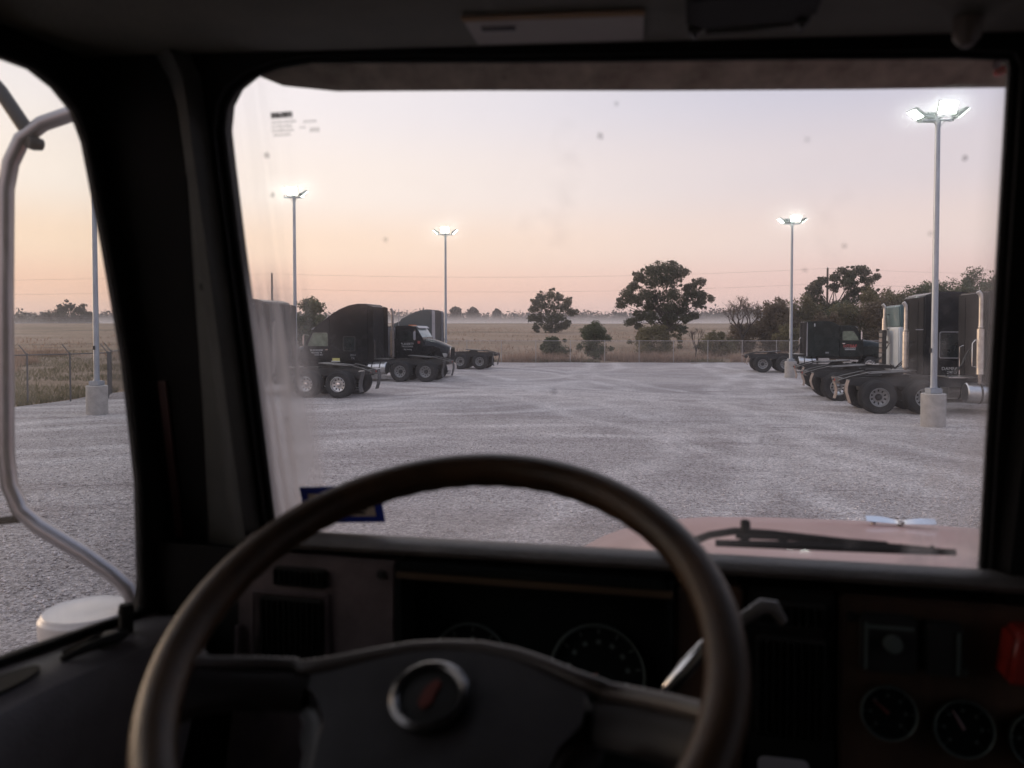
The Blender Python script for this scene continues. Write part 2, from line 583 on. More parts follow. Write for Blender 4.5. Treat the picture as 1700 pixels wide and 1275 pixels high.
def make_gravel_material(stone=False):
    m, nt, p = principled("gravel_stone" if stone else "crushed_gravel")
    L = nt.links
    t = nt.nodes.new("ShaderNodeTexCoord")

    def mapping(rot, sc):
        mp = nt.nodes.new("ShaderNodeMapping")
        mp.inputs["Rotation"].default_value = (0, 0, R(rot))
        mp.inputs["Scale"].default_value = sc
        L.new(t.outputs["Object"], mp.inputs[0])
        return mp.outputs[0]

    def nz(vec, scale, det, rough=0.6, dist=0.0):
        n = nt.nodes.new("ShaderNodeTexNoise")
        n.inputs["Scale"].default_value = scale
        n.inputs["Detail"].default_value = det
        n.inputs["Roughness"].default_value = rough
        n.inputs["Distortion"].default_value = dist
        L.new(vec, n.inputs["Vector"])
        return n.outputs[0]

    def rng_(x, a, b, c, d):
        r = nt.nodes.new("ShaderNodeMapRange")
        r.inputs[1].default_value, r.inputs[2].default_value, r.inputs[3].default_value, r.inputs[4].default_value = a, b, c, d
        L.new(x, r.inputs[0])
        return r.outputs[0]

    def mix(fac, a, b, blend='MIX'):
        n = nt.nodes.new("ShaderNodeMix")
        n.data_type, n.blend_type = 'RGBA', blend
        for i, q in ((0, fac), (6, a), (7, b)):
            if isinstance(q, (int, float)):
                n.inputs[i].default_value = q
            elif isinstance(q, tuple):
                n.inputs[i].default_value = q
            else:
                L.new(q, n.inputs[i])
        return n.outputs[2]
    flat = mapping(0, (1, 1, 1))
    patches = nz(flat, 0.22, 6, 0.65, 0.6)
    base = mix(rng_(patches, 0.35, 0.65, 0, 1), (0.40, 0.350, 0.333, 1), (0.59, 0.528, 0.498, 1))
    # pale compacted wheel tracks sweeping across the yard
    t1 = nz(mapping(66, (0.05, 0.85, 1)), 1.0, 5, 0.62, 0.8)
    t2 = nz(mapping(-58, (0.05, 0.8, 1)), 1.0, 5, 0.62, 0.8)
    wob = nt.nodes.new("ShaderNodeTexNoise")
    wob.inputs["Scale"].default_value = 0.12
    L.new(flat, wob.inputs["Vector"])
    wv = nt.nodes.new("ShaderNodeVectorMath")
    wv.operation = 'MULTIPLY_ADD'
    L.new(wob.outputs["Color"], wv.inputs[0])
    wv.inputs[1].default_value = (4, 4, 0)
    L.new(flat, wv.inputs[2])

    def mth(op, a, b=None):
        n = nt.nodes.new("ShaderNodeMath")
        n.operation = op
        for i, q in enumerate((a, b)):
            if q is None:
                continue
            if isinstance(q, (int, float)):
                n.inputs[i].default_value = q
            else:
                L.new(q, n.inputs[i])
        return n.outputs[0]
    acc = None
    for cx, cy, r_, wd in ((-40, 30, 46, .30), (60, 20, 52, .34), (45, 60, 50, .30), (-45, 62, 52, .34), (10, -25, 46, .26), (20, 70, 42, .34), (-12, 75, 50, .30), (-60, 5, 66, .28), (75, 45, 62, .34), (4, -70, 100, .30)):
        vd = nt.nodes.new("ShaderNodeVectorMath")
        vd.operation = 'DISTANCE'
        L.new(wv.outputs[0], vd.inputs[0])
        vd.inputs[1].default_value = (cx + 2, cy + 2, 0)
        d = mth('ABSOLUTE', mth('SUBTRACT', mth('ABSOLUTE', mth('SUBTRACT', vd.outputs["Value"], r_)), 0.95))
        mk = rng_(d, wd * 2.0, wd * 0.3, 0, 1)
        acc = mk if acc is None else mth('MAXIMUM', acc, mk)
    brk = rng_(nz(flat, 0.30, 6, 0.72), 0.36, 0.58, 0.15, 1.0)
    tr = mth('MULTIPLY', acc, brk)
    soft = mth('MULTIPLY', mth('MAXIMUM', rng_(t1, 0.52, 0.72, 0, 1), rng_(t2, 0.52, 0.72, 0, 1)), 0.35)
    tr = mth('MAXIMUM', tr, soft)
    base = mix(mth('MULTIPLY', tr, 0.62), base, (0.80, 0.735, 0.70, 1))
    # damp darker scuffs
    sc = nz(mapping(60, (0.35, 1.1, 1)), 0.9, 7, 0.72, 0.5)
    base = mix(rng_(sc, 0.54, 0.70, 0, 0.55), base, (0.20, 0.155, 0.150, 1))
    if stone:
        gi = nt.nodes.new("ShaderNodeNewGeometry")
        k = rng_(gi.outputs["Random Per Island"], 0, 1, 0.55, 1.45)
        base = mix(1.0, base, k, 'MULTIPLY')
    else:
        vo = nt.nodes.new("ShaderNodeTexVoronoi")
        vo.inputs["Scale"].default_value = 38
        L.new(flat, vo.inputs["Vector"])
        sx = nt.nodes.new("ShaderNodeSeparateColor")
        L.new(vo.outputs["Color"], sx.inputs[0])
        base = mix(1.0, base, rng_(sx.outputs[0], 0, 1, 0.60, 1.34), 'MULTIPLY')
        gr = nz(flat, 9.0, 6, 0.75)
        base = mix(1.0, base, rng_(gr, 0.3, 0.7, 0.58, 1.40), 'MULTIPLY')
        b = nt.nodes.new("ShaderNodeBump")
        b.inputs["Strength"].default_value = 0.9
        b.inputs["Distance"].default_value = 0.03
        L.new(vo.outputs["Distance"], b.inputs["Height"])
        b2 = nt.nodes.new("ShaderNodeBump")
        b2.inputs["Strength"].default_value = 0.7
        b2.inputs["Distance"].default_value = 0.12
        L.new(gr, b2.inputs["Height"])
        L.new(b.outputs[0], b2.inputs["Normal"])
        L.new(b2.outputs[0], p.inputs["Normal"])
    L.new(base, p.inputs["Base Color"])
    p.inputs["Roughness"].default_value = 0.93
    p.inputs["Specular IOR Level"].default_value = 0.2
    return m


M_GRAVEL = make_gravel_material()
M_STONE = make_gravel_material(True)


def yard_z(x, y):
    return 0.012 + 0.05 * noise.noise((x * 0.25, y * 0.25, 0)) * 0.5 + 0.018 * noise.noise((x * 1.1, y * 1.1, 5)) - 0.012


def left_edge(y):
    """x of the left edge of the yard"""
    if y < 28:
        return -17.6 + (y - 20) * 0.13
    if y < 34:
        return -16.5
    return -16.5 - (y - 34) * 0.24


ys = np.concatenate([np.linspace(-12, 8, 12), np.linspace(8.5, 62.2, 130)])
cols = 120
V = []
for y in ys:
    l = left_edge(max(y, 10)) + 0.35 * noise.noise((y * 0.5, 0, 0))
    r = 44.0
    yy = y if y < 62 else 62.2
    for i in range(cols):
        x = l + (r - l) * i / (cols - 1)
        y2 = yy + (0.5 * noise.noise((x * 0.35, 0, 9)) if y > 62 else 0)
        V.append((x, y2, yard_z(x, y2) if y < 62 and i > 0 else 0.004))
idx = np.arange(len(V)).reshape(len(ys), cols)
F = np.stack([idx[:-1, :-1], idx[:-1, 1:], idx[1:, 1:], idx[1:, :-1]], -1).reshape(-1, 4)
raw("gravel_yard", V, F, M_GRAVEL, smooth=True, kind="structure")

# loose stones lying on the yard
NS = 60000
u = rng.random(NS)
sy = 7.0 * (34 / 7.0) ** u
sx = (rng.random(NS) * 1.6 - 0.85) * (sy * 0.85 + 1.5)
ok = (sx > -15.8) & (sx < 40)
sx, sy = sx[ok], sy[ok]
NS = len(sx)
sr = 0.008 + 0.015 * rng.random(NS) ** 2.4
octv = np.array([[1, 0, 0], [-1, 0, 0], [0, 1, 0], [0, -1, 0], [0, 0, 1], [0, 0, -1]], float)
octf = np.array([[0, 2, 4], [2, 1, 4], [1, 3, 4], [3, 0, 4], [2, 0, 5], [1, 2, 5], [3, 1, 5], [0, 3, 5]])
a = rng.random(NS) * 6.28
ca, sa = np.cos(a), np.sin(a)
jit = 1 + 0.5 * (rng.random((NS, 6, 3)) - 0.5)
P = octv[None] * jit * np.array([1.2, 0.9, 0.62])[None, None] * sr[:, None, None]
Q = np.stack([P[..., 0] * ca[:, None] - P[..., 1] * sa[:, None], P[..., 0] * sa[:, None] + P[..., 1] * ca[:, None], P[..., 2]], -1)
sz = np.array([yard_z(x, y) for x, y in zip(sx, sy)])
Q += np.stack([sx, sy, sz + sr * 0.3], -1)[:, None]
raw("loose_gravel", Q.reshape(-1, 3), (octf[None] + (np.arange(NS) * 6)[:, None, None]).reshape(-1, 3), M_STONE, kind="stuff")

# far ridge
M_HILL = mat("far_wooded_hill", (0.045, 0.05, 0.04), 0.95, var=0.4, scale=0.05)
hx = np.linspace(-660, 660, 200)
V = []
for x in hx:
    h = 14 + 7 * noise.noise((x * 0.006, 0, 2)) + 3.0 * noise.noise((x * 0.02, 0, 7)) + 1.1 * noise.noise((x * 0.09, 0, 1))
    h += 11 * math.exp(-((x - 330) / 150) ** 2) + 4 * math.exp(-((x + 480) / 150) ** 2)
    V += [(x, 900, 1.2), (x, 940, h * 0.75), (x, 960, h), (x, 1000, 1.2)]
idx = np.arange(len(V)).reshape(len(hx), 4)
F = np.stack([idx[:-1, :-1], idx[:-1, 1:], idx[1:, 1:], idx[1:, :-1]], -1).reshape(-1, 4)
raw("hills", V, F, M_HILL, smooth=True, kind="structure")


# ------------------------------------------------------------------ trees and plants
def leafmat(name, c1, c2, trans=0.25):
    m, nt, p = principled(name)
    L = nt.links
    g = nt.nodes.new("ShaderNodeNewGeometry")
    cr = nt.nodes.new("ShaderNodeValToRGB")
    cr.color_ramp.elements[0].color = (*c1, 1)
    cr.color_ramp.elements[1].color = (*c2, 1)
    t = nt.nodes.new("ShaderNodeTexCoord")
    nz = nt.nodes.new("ShaderNodeTexNoise")
    nz.inputs["Scale"].default_value = 0.7
    L.new(t.outputs["Object"], nz.inputs["Vector"])
    ma = nt.nodes.new("ShaderNodeMath")
    ma.operation = 'MULTIPLY_ADD'
    L.new(g.outputs["Random Per Island"], ma.inputs[0])
    ma.inputs[1].default_value = 0.6
    mb = nt.nodes.new("ShaderNodeMapRange")
    mb.inputs[1].default_value, mb.inputs[2].default_value, mb.inputs[3].default_value, mb.inputs[4].default_value = 0.35, 0.65, 0, 0.45
    L.new(nz.outputs[0], mb.inputs[0])
    L.new(mb.outputs[0], ma.inputs[2])
    L.new(ma.outputs[0], cr.inputs[0])
    L.new(cr.outputs[0], p.inputs["Base Color"])
    p.inputs["Roughness"].default_value = 0.65
    p.inputs["Specular IOR Level"].default_value = 0.25
    tb = nt.nodes.new("ShaderNodeBsdfTranslucent")
    L.new(cr.outputs[0], tb.inputs[0])
    mx = nt.nodes.new("ShaderNodeMixShader")
    mx.inputs[0].default_value = trans
    L.new(p.outputs[0], mx.inputs[1])
    L.new(tb.outputs[0], mx.inputs[2])
    L.new(mx.outputs[0], nt.nodes["Material Output"].inputs[0])
    return m


LEAF = {
    'oak': leafmat("oak_leaves", (0.028, 0.034, 0.019), (0.085, 0.092, 0.046)),
    'green': leafmat("green_bush_leaves", (0.040, 0.054, 0.027), (0.125, 0.140, 0.070)),
    'olive': leafmat("olive_bush_leaves", (0.075, 0.068, 0.034), (0.215, 0.180, 0.090)),
    'brown': leafmat("brown_bush_leaves", (0.075, 0.055, 0.036), (0.19, 0.140, 0.084)),
    'far': leafmat("far_leaves", (0.022, 0.022, 0.016), (0.050, 0.046, 0.032)),
}
M_BARK = mat("dark_bark", (0.045, 0.035, 0.028), 0.9, var=0.35, scale=6, bump=0.4, bscale=20, stretch=(3, 3, 0.6))
M_TWIG = mat("bare_twig_bark", (0.075, 0.055, 0.047), 0.9, var=0.3, scale=6)


def leaf_quads(centers, radii, per, size, squash=0.85, flat=0.35):
    """leaf-sized faces spread through clumps; denser towards each clump's skin"""
    vs, n = [], 0
    for c, r, k in zip(centers, radii, per):
        d = rng.normal(size=(k, 3))
        d /= np.linalg.norm(d, axis=1)[:, None]
        rad = r * rng.random(k) ** 0.45 * (1 + 0.13 * rng.normal(size=k))
        p = np.asarray(c)[None] + d * rad[:, None] * np.array([1, 1, squash])
        nrm = d + rng.normal(size=(k, 3)) * 0.9 + np.array([0, 0, flat])
        nrm /= np.linalg.norm(nrm, axis=1)[:, None]
        t = np.cross(nrm, rng.normal(size=(k, 3)))
        t /= np.linalg.norm(t, axis=1)[:, None] + 1e-9
        b = np.cross(nrm, t)
        s = size * (0.6 + 0.8 * rng.random(k))[:, None]
        q = np.stack([p + t * s, p + b * s * 0.6, p - t * s, p - b * s * 0.6], 1)
        vs.append(q.reshape(-1, 3))
        n += k
    return np.concatenate(vs), np.arange(n * 4).reshape(n, 4)


def limb_paths(base, tips, trunk_top, r0, seedv=0):
    """tapered trunk with a limb bending to every tip"""
    mb = MB()
    base = Vector(base)
    top = Vector(trunk_top)
    mid = base.lerp(top, 0.5) + Vector((0.06 * r0 * 5, 0, 0))
    mb.tube([base - Vector((0, 0, 0.3)), base + Vector((0, 0, 0.15)), mid, top], [r0 * 1.5, r0 * 1.15, r0 * 0.9, r0 * 0.75], 8)
    for t in tips:
        t = Vector(t)
        s = base.lerp(top, random.uniform(0.55, 1.0))
        d = t - s
        k = s + d * 0.5 + Vector((random.uniform(-.1, .1) * d.length, random.uniform(-.1, .1) * d.length, -0.06 * d.length))
        rr = r0 * random.uniform(0.28, 0.42)
        mb.tube([s, s.lerp(k, 0.5) + Vector((0, 0, -0.03 * d.length)), k, t], [rr, rr * 0.75, rr * 0.5, rr * 0.15], 5)
    return mb


def clump_tree(name, label, cat, x, y, clumps, depth, per, size, leaf, r0, fork, group=None):
    """tree whose crown is given as clumps (dx, height, radius) about its own trunk"""
    z0 = terrain_z(x, y)
    root = thing(name, label, cat, (x, y, z0), 0, group)
    cs, rs, ks = [], [], []
    for dx, h, r in clumps:
        for _ in range(2):
            cs.append((dx + random.uniform(-.3, .3) * r, random.uniform(-1, 1) * depth, h + random.uniform(-.25, .25) * r))
            rs.append(r * random.uniform(0.95, 1.3))
            ks.append(int(2.3 * per * random.uniform(0.7, 1.2)))
        for _ in range(3):      # ragged sprigs around each clump
            an = random.uniform(0, 2 * math.pi)
            cs.append((dx + math.cos(an) * r * 1.25, random.uniform(-1, 1) * depth, h + math.sin(an) * r * 1.15))
            rs.append(r * random.uniform(0.25, 0.5))
            ks.append(int(per * 0.35))
    tips = [c for c in cs[::5]]
    limb_paths((0, 0, 0), tips, (0.1, 0, fork), r0).build("trunk", M_BARK, root)
    v_, f_ = leaf_quads(cs, rs, ks, size)
    raw("crown", v_, f_, LEAF[leaf], root)
    return root


def bush(name, label, x, y, h, hw, leaf, per=2600, size=0.11, group=None, cat="bush", lobes=9, pointy=0.0):
    z0 = terrain_z(x, y)
    root = thing(name, label, cat, (x, y, z0), 0, group)
    cs, rs, ks = [], [], []
    for i in range(lobes):
        t = random.random()
        hh = h * (0.10 + 0.72 * t)
        sp = hw * (1 - 0.55 * t ** 1.5)
        cs.append((random.uniform(-1, 1) * sp * 0.75, random.uniform(-1, 1) * sp * 0.6, hh))
        rs.append(min(h * 0.27, hw * 0.42) * random.uniform(0.7, 1.2))
        ks.append(per // lobes)
    cs.append((random.uniform(-.2, .2) * hw, 0, h * 0.86))
    rs.append(min(h, hw) * 0.2)
    ks.append(per // 12)
    # loose sprays sticking out of the outline
    for i in range(14):
        an = random.uniform(0, math.pi)
        cs.append((math.cos(an) * hw * random.uniform(.75, 1.02), random.uniform(-.4, .4) * hw, h * (0.28 + 0.7 * math.sin(an)) * random.uniform(.85, 1.04)))
        rs.append(0.10 * h)
        ks.append(max(8, per // 70))
    v_, f_ = leaf_quads(cs, rs, ks, size)
    mb = MB()
    for i in range(9):
        c = Vector(random.choice(cs[:lobes]))
        b = Vector((random.uniform(-.15, .15) * hw, random.uniform(-.1, .1) * hw, -0.1))
        mb.tube([b, b.lerp(c, 0.5) + Vector((0, 0, 0.1)), c], [0.045, 0.03, 0.012], 5)
    mb.build("stem", M_TWIG, root)
    raw("foliage", v_, f_, LEAF[leaf], root)
    return root


def bare_tree(name, label, x, y, h, spread, r0, levels=5, cat="tree", group=None, dead_leaves=0):
    z0 = terrain_z(x, y)
    root = thing(name, label, cat, (x, y, z0), 0, group)
    trunk, twigs = MB(), MB()
    tips = []

    def grow(p, d, ln, r, lv):
        q = p + d * ln
        k = p.lerp(q, 0.5) + Vector((random.uniform(-1, 1), random.uniform(-1, 1), random.uniform(-.3, .6))) * ln * 0.09
        (trunk if lv >= levels - 1 else twigs).tube([p, k, q], [r, r * 0.85, r * 0.66], 6 if lv > 2 else 3, cap=False)
        if lv == 0:
            tips.append(q)
            return
        for i in range(3 if lv > 1 else 4):
            ax = Vector((random.uniform(-1, 1), random.uniform(-1, 1), random.uniform(-.2, .5)))
            nd = (d * 0.85 + ax.normalized() * random.uniform(0.45, 0.8) * spread + Vector((0, 0, 0.12))).normalized()
            grow(k.lerp(q, random.uniform(0.3, 1.0)), nd, ln * random.uniform(0.62, 0.82), max(0.011, r * 0.58), lv - 1)
    grow(Vector((0, 0, -0.15)), Vector((0.03, 0, 1)).normalized(), h * 0.30, r0, levels)
    trunk.build("trunk", M_BARK, root)
    twigs.build("branches", M_TWIG, root)
    if dead_leaves:
        pick = [tips[i] for i in rng.choice(len(tips), min(len(tips), dead_leaves), replace=False)]
        v_, f_ = leaf_quads(pick, [0.18] * len(pick), [3] * len(pick), 0.055)
        raw("dead_leaves", v_, f_, LEAF['brown'], root)
    return root


def pxc(lst, cx, s, zb):
    """clump outlines measured in the photograph, in metres about the trunk (cx, scale s px per metre)"""
    return [((a - cx) / s, (547 - b) / s + EYE - zb, r / s) for a, b, r in lst]


OAK = [(1075, 453, 12), (1090, 448, 12), (1105, 447, 12), (1120, 448, 11), (1130, 456, 9), (1060, 462, 9), (1075, 470, 13), (1096, 466, 14), (1116, 468, 13), (1052, 476, 8),
       (1040, 488, 10), (1050, 497, 11), (1031, 505, 8), (1066, 492, 11), (1085, 492, 12), (1105, 490, 14), (1125, 488, 11), (1145, 477, 8), (1155, 472, 7), (1150, 488, 11),
       (1165, 493, 9), (1172, 499, 6), (1140, 498, 11), (1160, 505, 7), (1080, 511, 9), (1100, 513, 13), (1120, 510, 11), (1135, 516, 8), (1060, 526, 9), (1050, 536, 7),
       (1076, 528, 8), (1110, 530, 10), (1135, 529, 7), (1150, 525, 6), (1126, 546, 9), (1060, 541, 6)]
clump_tree("oak_tree", "largest dark oak tree with a broad broken crown behind the back fence", "tree", 16.7, 85, pxc(OAK, 1105, 15.3, 0.5), 2.6, 135, 0.115, 'oak', 0.28, 3.4)
ROUND = [(890, 502, 7), (900, 494, 8), (915, 491, 9), (930, 494, 8), (942, 502, 7), (885, 512, 7), (900, 508, 9), (918, 508, 11), (935, 510, 9), (948, 516, 6), (880, 528, 6), (895, 528, 8),
         (912, 528, 11), (930, 527, 9), (940, 536, 7), (890, 544, 6), (910, 543, 10), (928, 543, 8), (952, 519, 5)]
clump_tree("round_tree", "hazy rounded tree standing alone in the field left of the large oak", "tree", 7.5, 150, pxc(ROUND, 915, 8.67, 2.0), 2.6, 130, 0.16, 'oak', 0.26, 2.4)
TALL = [(1345, 478, 7), (1352, 470, 7), (1340, 490, 7), (1355, 485, 7), (1345, 503, 7), (1358, 498, 7), (1365, 510, 8), (1350, 512, 6), (1375, 515, 9), (1388, 505, 8),
        (1390, 458, 7), (1400, 449, 7), (1408, 456, 8), (1395, 470, 9), (1410, 470, 8), (1385, 476, 7), (1425, 446, 7), (1435, 451, 7), (1445, 459, 5), (1430, 465, 8), (1416, 486, 8), (1440, 479, 5),
        (1429, 481, 6), (1448, 485, 4), (1408, 498, 7), (1426, 495, 6), (1377, 465, 6)]
clump_tree("oak_tree", "tall oak with separated dark leaf clumps above the hedge beside the right utility pole", "tree", 38.5, 95, pxc(TALL, 1377, 13.7, 0.7), 1.9, 120, 0.12, 'oak', 0.34, 4.0)
LEFTT = [(95, 523, 8), (105, 514, 9), (118, 510, 9), (131, 514, 8), (142, 522, 7), (110, 526, 10), (126, 526, 10), (150, 529, 6), (88, 530, 6), (100, 533, 8), (118, 534, 9), (136, 534, 8), (155, 535, 5)]
clump_tree("field_tree", "hazy rounded tree far out in the field, seen through the side window", "tree", -163, 290, pxc(LEFTT, 120, 4.48, 4.6), 4.0, 60, 0.42, 'far', 0.5, 2.2)
LEFTS = [(72, 528, 5), (80, 525, 5), (86, 530, 4), (78, 534, 5)]
clump_tree("field_tree", "small misty tree left of the rounded tree, seen through the side window", "tree", -178, 300, pxc(LEFTS, 79, 4.33, 4.5), 2.5, 60, 0.42, 'far', 0.35, 1.6)
for i, (cx, cy, r, lab) in enumerate(((757, 519, 7, "leftmost of three small round trees on the misty far treeline"), (785, 520, 7, "middle one of three small round trees on the misty far treeline"),
                                      (825, 521, 5, "rightmost and smallest of three small round trees on the misty far treeline"))):
    D = 422.0
    s = 1300 / D
    cl = pxc([(cx - r * .7, cy + 1, r * .55), (cx, cy - 1, r * .65), (cx + r * .7, cy + 1, r * .55), (cx, cy + 4, r * .7), (cx - r * .5, cy + 7, r * .7), (cx + r * .4, cy + 6, r * .7), (cx - r * .1, cy - 3, r * .4)], cx, s, 2.4)
    clump_tree("far_tree", lab, "tree", (cx - 850) / s, D, cl, 2.5, 160, 0.5, 'far', 0.5, 4.0, group="small trees on the far treeline")

bare_tree("bare_tree", "leafless brown tree with spreading twigs right of the large oak", 22.4, 76, 6.9, 1.05, 0.20, 5, dead_leaves=260)
bare_tree("bare_sapling", "small leafless sapling between the large oak and the bare tree", 15.9, 67.5, 3.6, 0.85, 0.07, 4)

BUSH = [  # x, y, height, half width, colour, leaves, label
    (3.6, 66, 2.0, 1.35, 'green', 2400, "low rounded green bush behind the fence below the hazy field tree"),
    (7.1, 67, 3.2, 1.45, 'green', 3200, "upright pointed green bush behind the fence left of the large oak"),
    (12.9, 71, 2.8, 2.6, 'olive', 3600, "wide olive bush at the foot of the large oak"),
    (18.6, 71, 2.3, 1.9, 'olive', 2400, "dull olive bush below the bare tree"),
    (23.0, 78, 3.0, 2.0, 'brown', 3000, "brown bushy shrub at the foot of the bare tree"),
    (26.3, 78, 5.2, 2.5, 'brown', 4200, "tall brown shrub just right of the bare tree"),
    (24.6, 70, 2.8, 1.5, 'olive', 2000, "low olive shrub behind the second right lamp post"),
    (27.4, 73, 3.3, 1.8, 'olive', 2600, "olive shrub between the second right lamp post and the black flat-top truck"),
    (29.8, 74, 3.9, 2.0, 'brown', 2800, "brown shrub under the tall oak, above the flat-top sleeper"),
    (33.0, 78, 5.0, 2.6, 'olive', 3600, "olive shrub in the hedge under the right utility pole"),
    (35.6, 76, 5.3, 2.6, 'brown', 3600, "brown shrub in the hedge behind the flat-top truck's hood"),
    (38.2, 78, 6.2, 3.0, 'olive', 4200, "tall olive shrub in the hedge left of the white truck"),
    (41.5, 80, 6.9, 2.6, 'green', 3800, "tall green shrub in the hedge behind the white truck's roof"),
    (44.8, 82, 7.0, 2.6, 'green', 3400, "green tree-like shrub rising behind the tall black sleeper"),
    (49.0, 86, 6.6, 2.4, 'olive', 2600, "olive shrub showing above the near right lamp post's trucks"),
    (43.0, 74, 7.0, 2.2, 'green', 3200, "green treetop over the right end of the tall black sleeper"),
    (42.2, 68, 7.4, 2.4, 'green', 3400, "green treetop over the nearest right truck"),
    (30.6, 82, 5.6, 3.2, 'olive', 4600, "broad olive shrub filling the hedge behind the tall oak's trunk"),
    (34.6, 84, 5.2, 3.2, 'green', 4600, "broad green shrub filling the hedge right of the right utility pole"),
    (40.0, 86, 6.7, 3.4, 'olive', 4800, "broad olive shrub filling the hedge left of the white truck's stack"),
    (47.5, 90, 7.2, 3.6, 'green', 4800, "broad green tree-like shrub behind the tall black sleeper's roof edge"),
    (52.5, 90, 8.8, 3.6, 'green', 4800, "broad green tree-like shrub at the far right end of the hedge"),
    (27.8, 80, 4.8, 2.6, 'brown', 3800, "brown shrub behind the second right lamp post's floodlights pole"),
    (-14.6, 56, 4.9, 1.9, 'green', 4200, "green shrub behind the left lamp post, above the black sleeper's hood"),
]
for x, y, h, hw, c, k, lab in BUSH:
    tall = h > 6
    k = int(k * 1.9)
    b = bush("green_shrub" if c == 'green' else ("olive_shrub" if c == 'olive' else "brown_shrub"), lab, x, y, h, hw, c, k, 0.11 if h > 3.5 else 0.08, "shrubs behind the back fence", lobes=19)
bare_tree("scrub_tree", "thin twiggy tree at the far right above the nearest truck", 37.2, 60.5, 7.6, 0.8, 0.12, 5, dead_leaves=240)


# distant wood that reads as one mass
cs, rs, ks = [], [], []
for i in range(560):
    x = -430 + 800 * i / 560 + random.uniform(-1, 1)
    hh = 10.2 + 1.6 * noise.noise((x * 0.025, 0, 0)) + 1.5 * noise.noise((x * 0.11, 0, 4))
    if x > 25:
        hh += 2.2 * min(1, (x - 25) / 60)
    cs.append((x, 440 + random.uniform(-8, 8), 2.2 + hh * 0.45))
    rs.append(hh * 0.58)
    ks.append(150)
v, f = leaf_quads(cs, rs, ks, 0.8, 1.0)
raw("distant_wood", v, f, LEAF['far'], kind="stuff")
cs, rs, ks = [], [], []
for i in range(170):
    x = -330 + 170 * i / 170 + random.uniform(-1, 1)
    hh = 6.5 + 2.5 * noise.noise((x * 0.03, 3, 0)) + 1.5 * noise.noise((x * 0.12, 0, 4)) - 2.5 * max(0, (x + 230) / 90)
    cs.append((x, 300 + random.uniform(-6, 6), 3.2 + hh * 0.4))
    rs.append(max(1.2, hh * 0.5))
    ks.append(70)
v, f = leaf_quads(cs, rs, ks, 0.6, 1.0)
raw("hedgerow_wood", v, f, LEAF['far'], kind="stuff")


# dry grass along the fences and in the field
def grass(name, pts, hmin, hmax, width, m, lean=0.35):
    n = len(pts)
    p = np.asarray(pts)
    z = np.array([terrain_z(a, b) for a, b in p])
    h = hmin + (hmax - hmin) * rng.random(n) ** 1.4
    an = rng.random(n) * 6.28
    w = width * (0.6 + 0.8 * rng.random(n))
    b = np.stack([p[:, 0], p[:, 1], z], -1)
    side = np.stack([np.cos(an), np.sin(an), np.zeros(n)], -1) * w[:, None]
    tip = b + np.stack([lean * rng.normal(size=n) * h, lean * rng.normal(size=n) * h, h], -1)
    v = np.stack([b - side, b + side, tip], 1).reshape(-1, 3)
    return raw(name, v, np.arange(3 * n).reshape(n, 3), m, kind="stuff")


M_DRY = leafmat("dry_grass", (0.22, 0.150, 0.098), (0.50, 0.350, 0.260), 0.3)
M_WEED = leafmat("weedy_grass", (0.105, 0.098, 0.052), (0.26, 0.215, 0.125), 0.3)
pts = []
while len(pts) < 30000:
    x, y = random.uniform(-24, 45), 62.6 + abs(random.gauss(0, 2.4))
    if noise.noise((x * 0.22, y * 0.3, 1)) > -0.15 + 0.03 * (y - 62):
        pts.append((x, y))
grass("dry_grass", pts, 0.15, 0.95, 0.022, M_DRY)
pts = []
while len(pts) < 8000:
    x, y = random.uniform(-24, 45), 62.5 + abs(random.gauss(0, 1.0))
    if noise.noise((x * 0.3, y * 0.3, 8)) > 0.0:
        pts.append((x, y))
grass("green_weeds", pts, 0.1, 0.4, 0.03, M_WEED)
pts = [(random.uniform(-80, 90), 66 + 130 * random.random() ** 1.8) for _ in range(26000)]
pts = [q for q in pts if noise.noise((q[0] * 0.06, q[1] * 0.09, 2)) > -0.05]
grass("field_grass", pts, 0.15, 0.6, 0.05, M_DRY, 0.5)
pts = []
while len(pts) < 26000:
    y = 21 + 60 * random.random() ** 1.5
    x = left_edge(y) - 0.2 - 26 * random.random() ** 1.5
    k = noise.noise((x * 0.12, y * 0.16, 2))
    if k > -0.1:
        pts.append((x, y))
grass("verge_grass", pts, 0.05, 0.36, 0.022, M_WEED, 0.5)
pts = []
while len(pts) < 12000:
    y = random.uniform(27, 75)
    x = -17 - 0.45 * (y - 27) - abs(random.gauss(0, 10)) - 4
    if noise.noise((x * 0.14, y * 0.1, 6)) > 0.12:
        pts.append((x, y))
grass("tall_verge_grass", pts, 0.3, 1.0, 0.025, M_DRY)


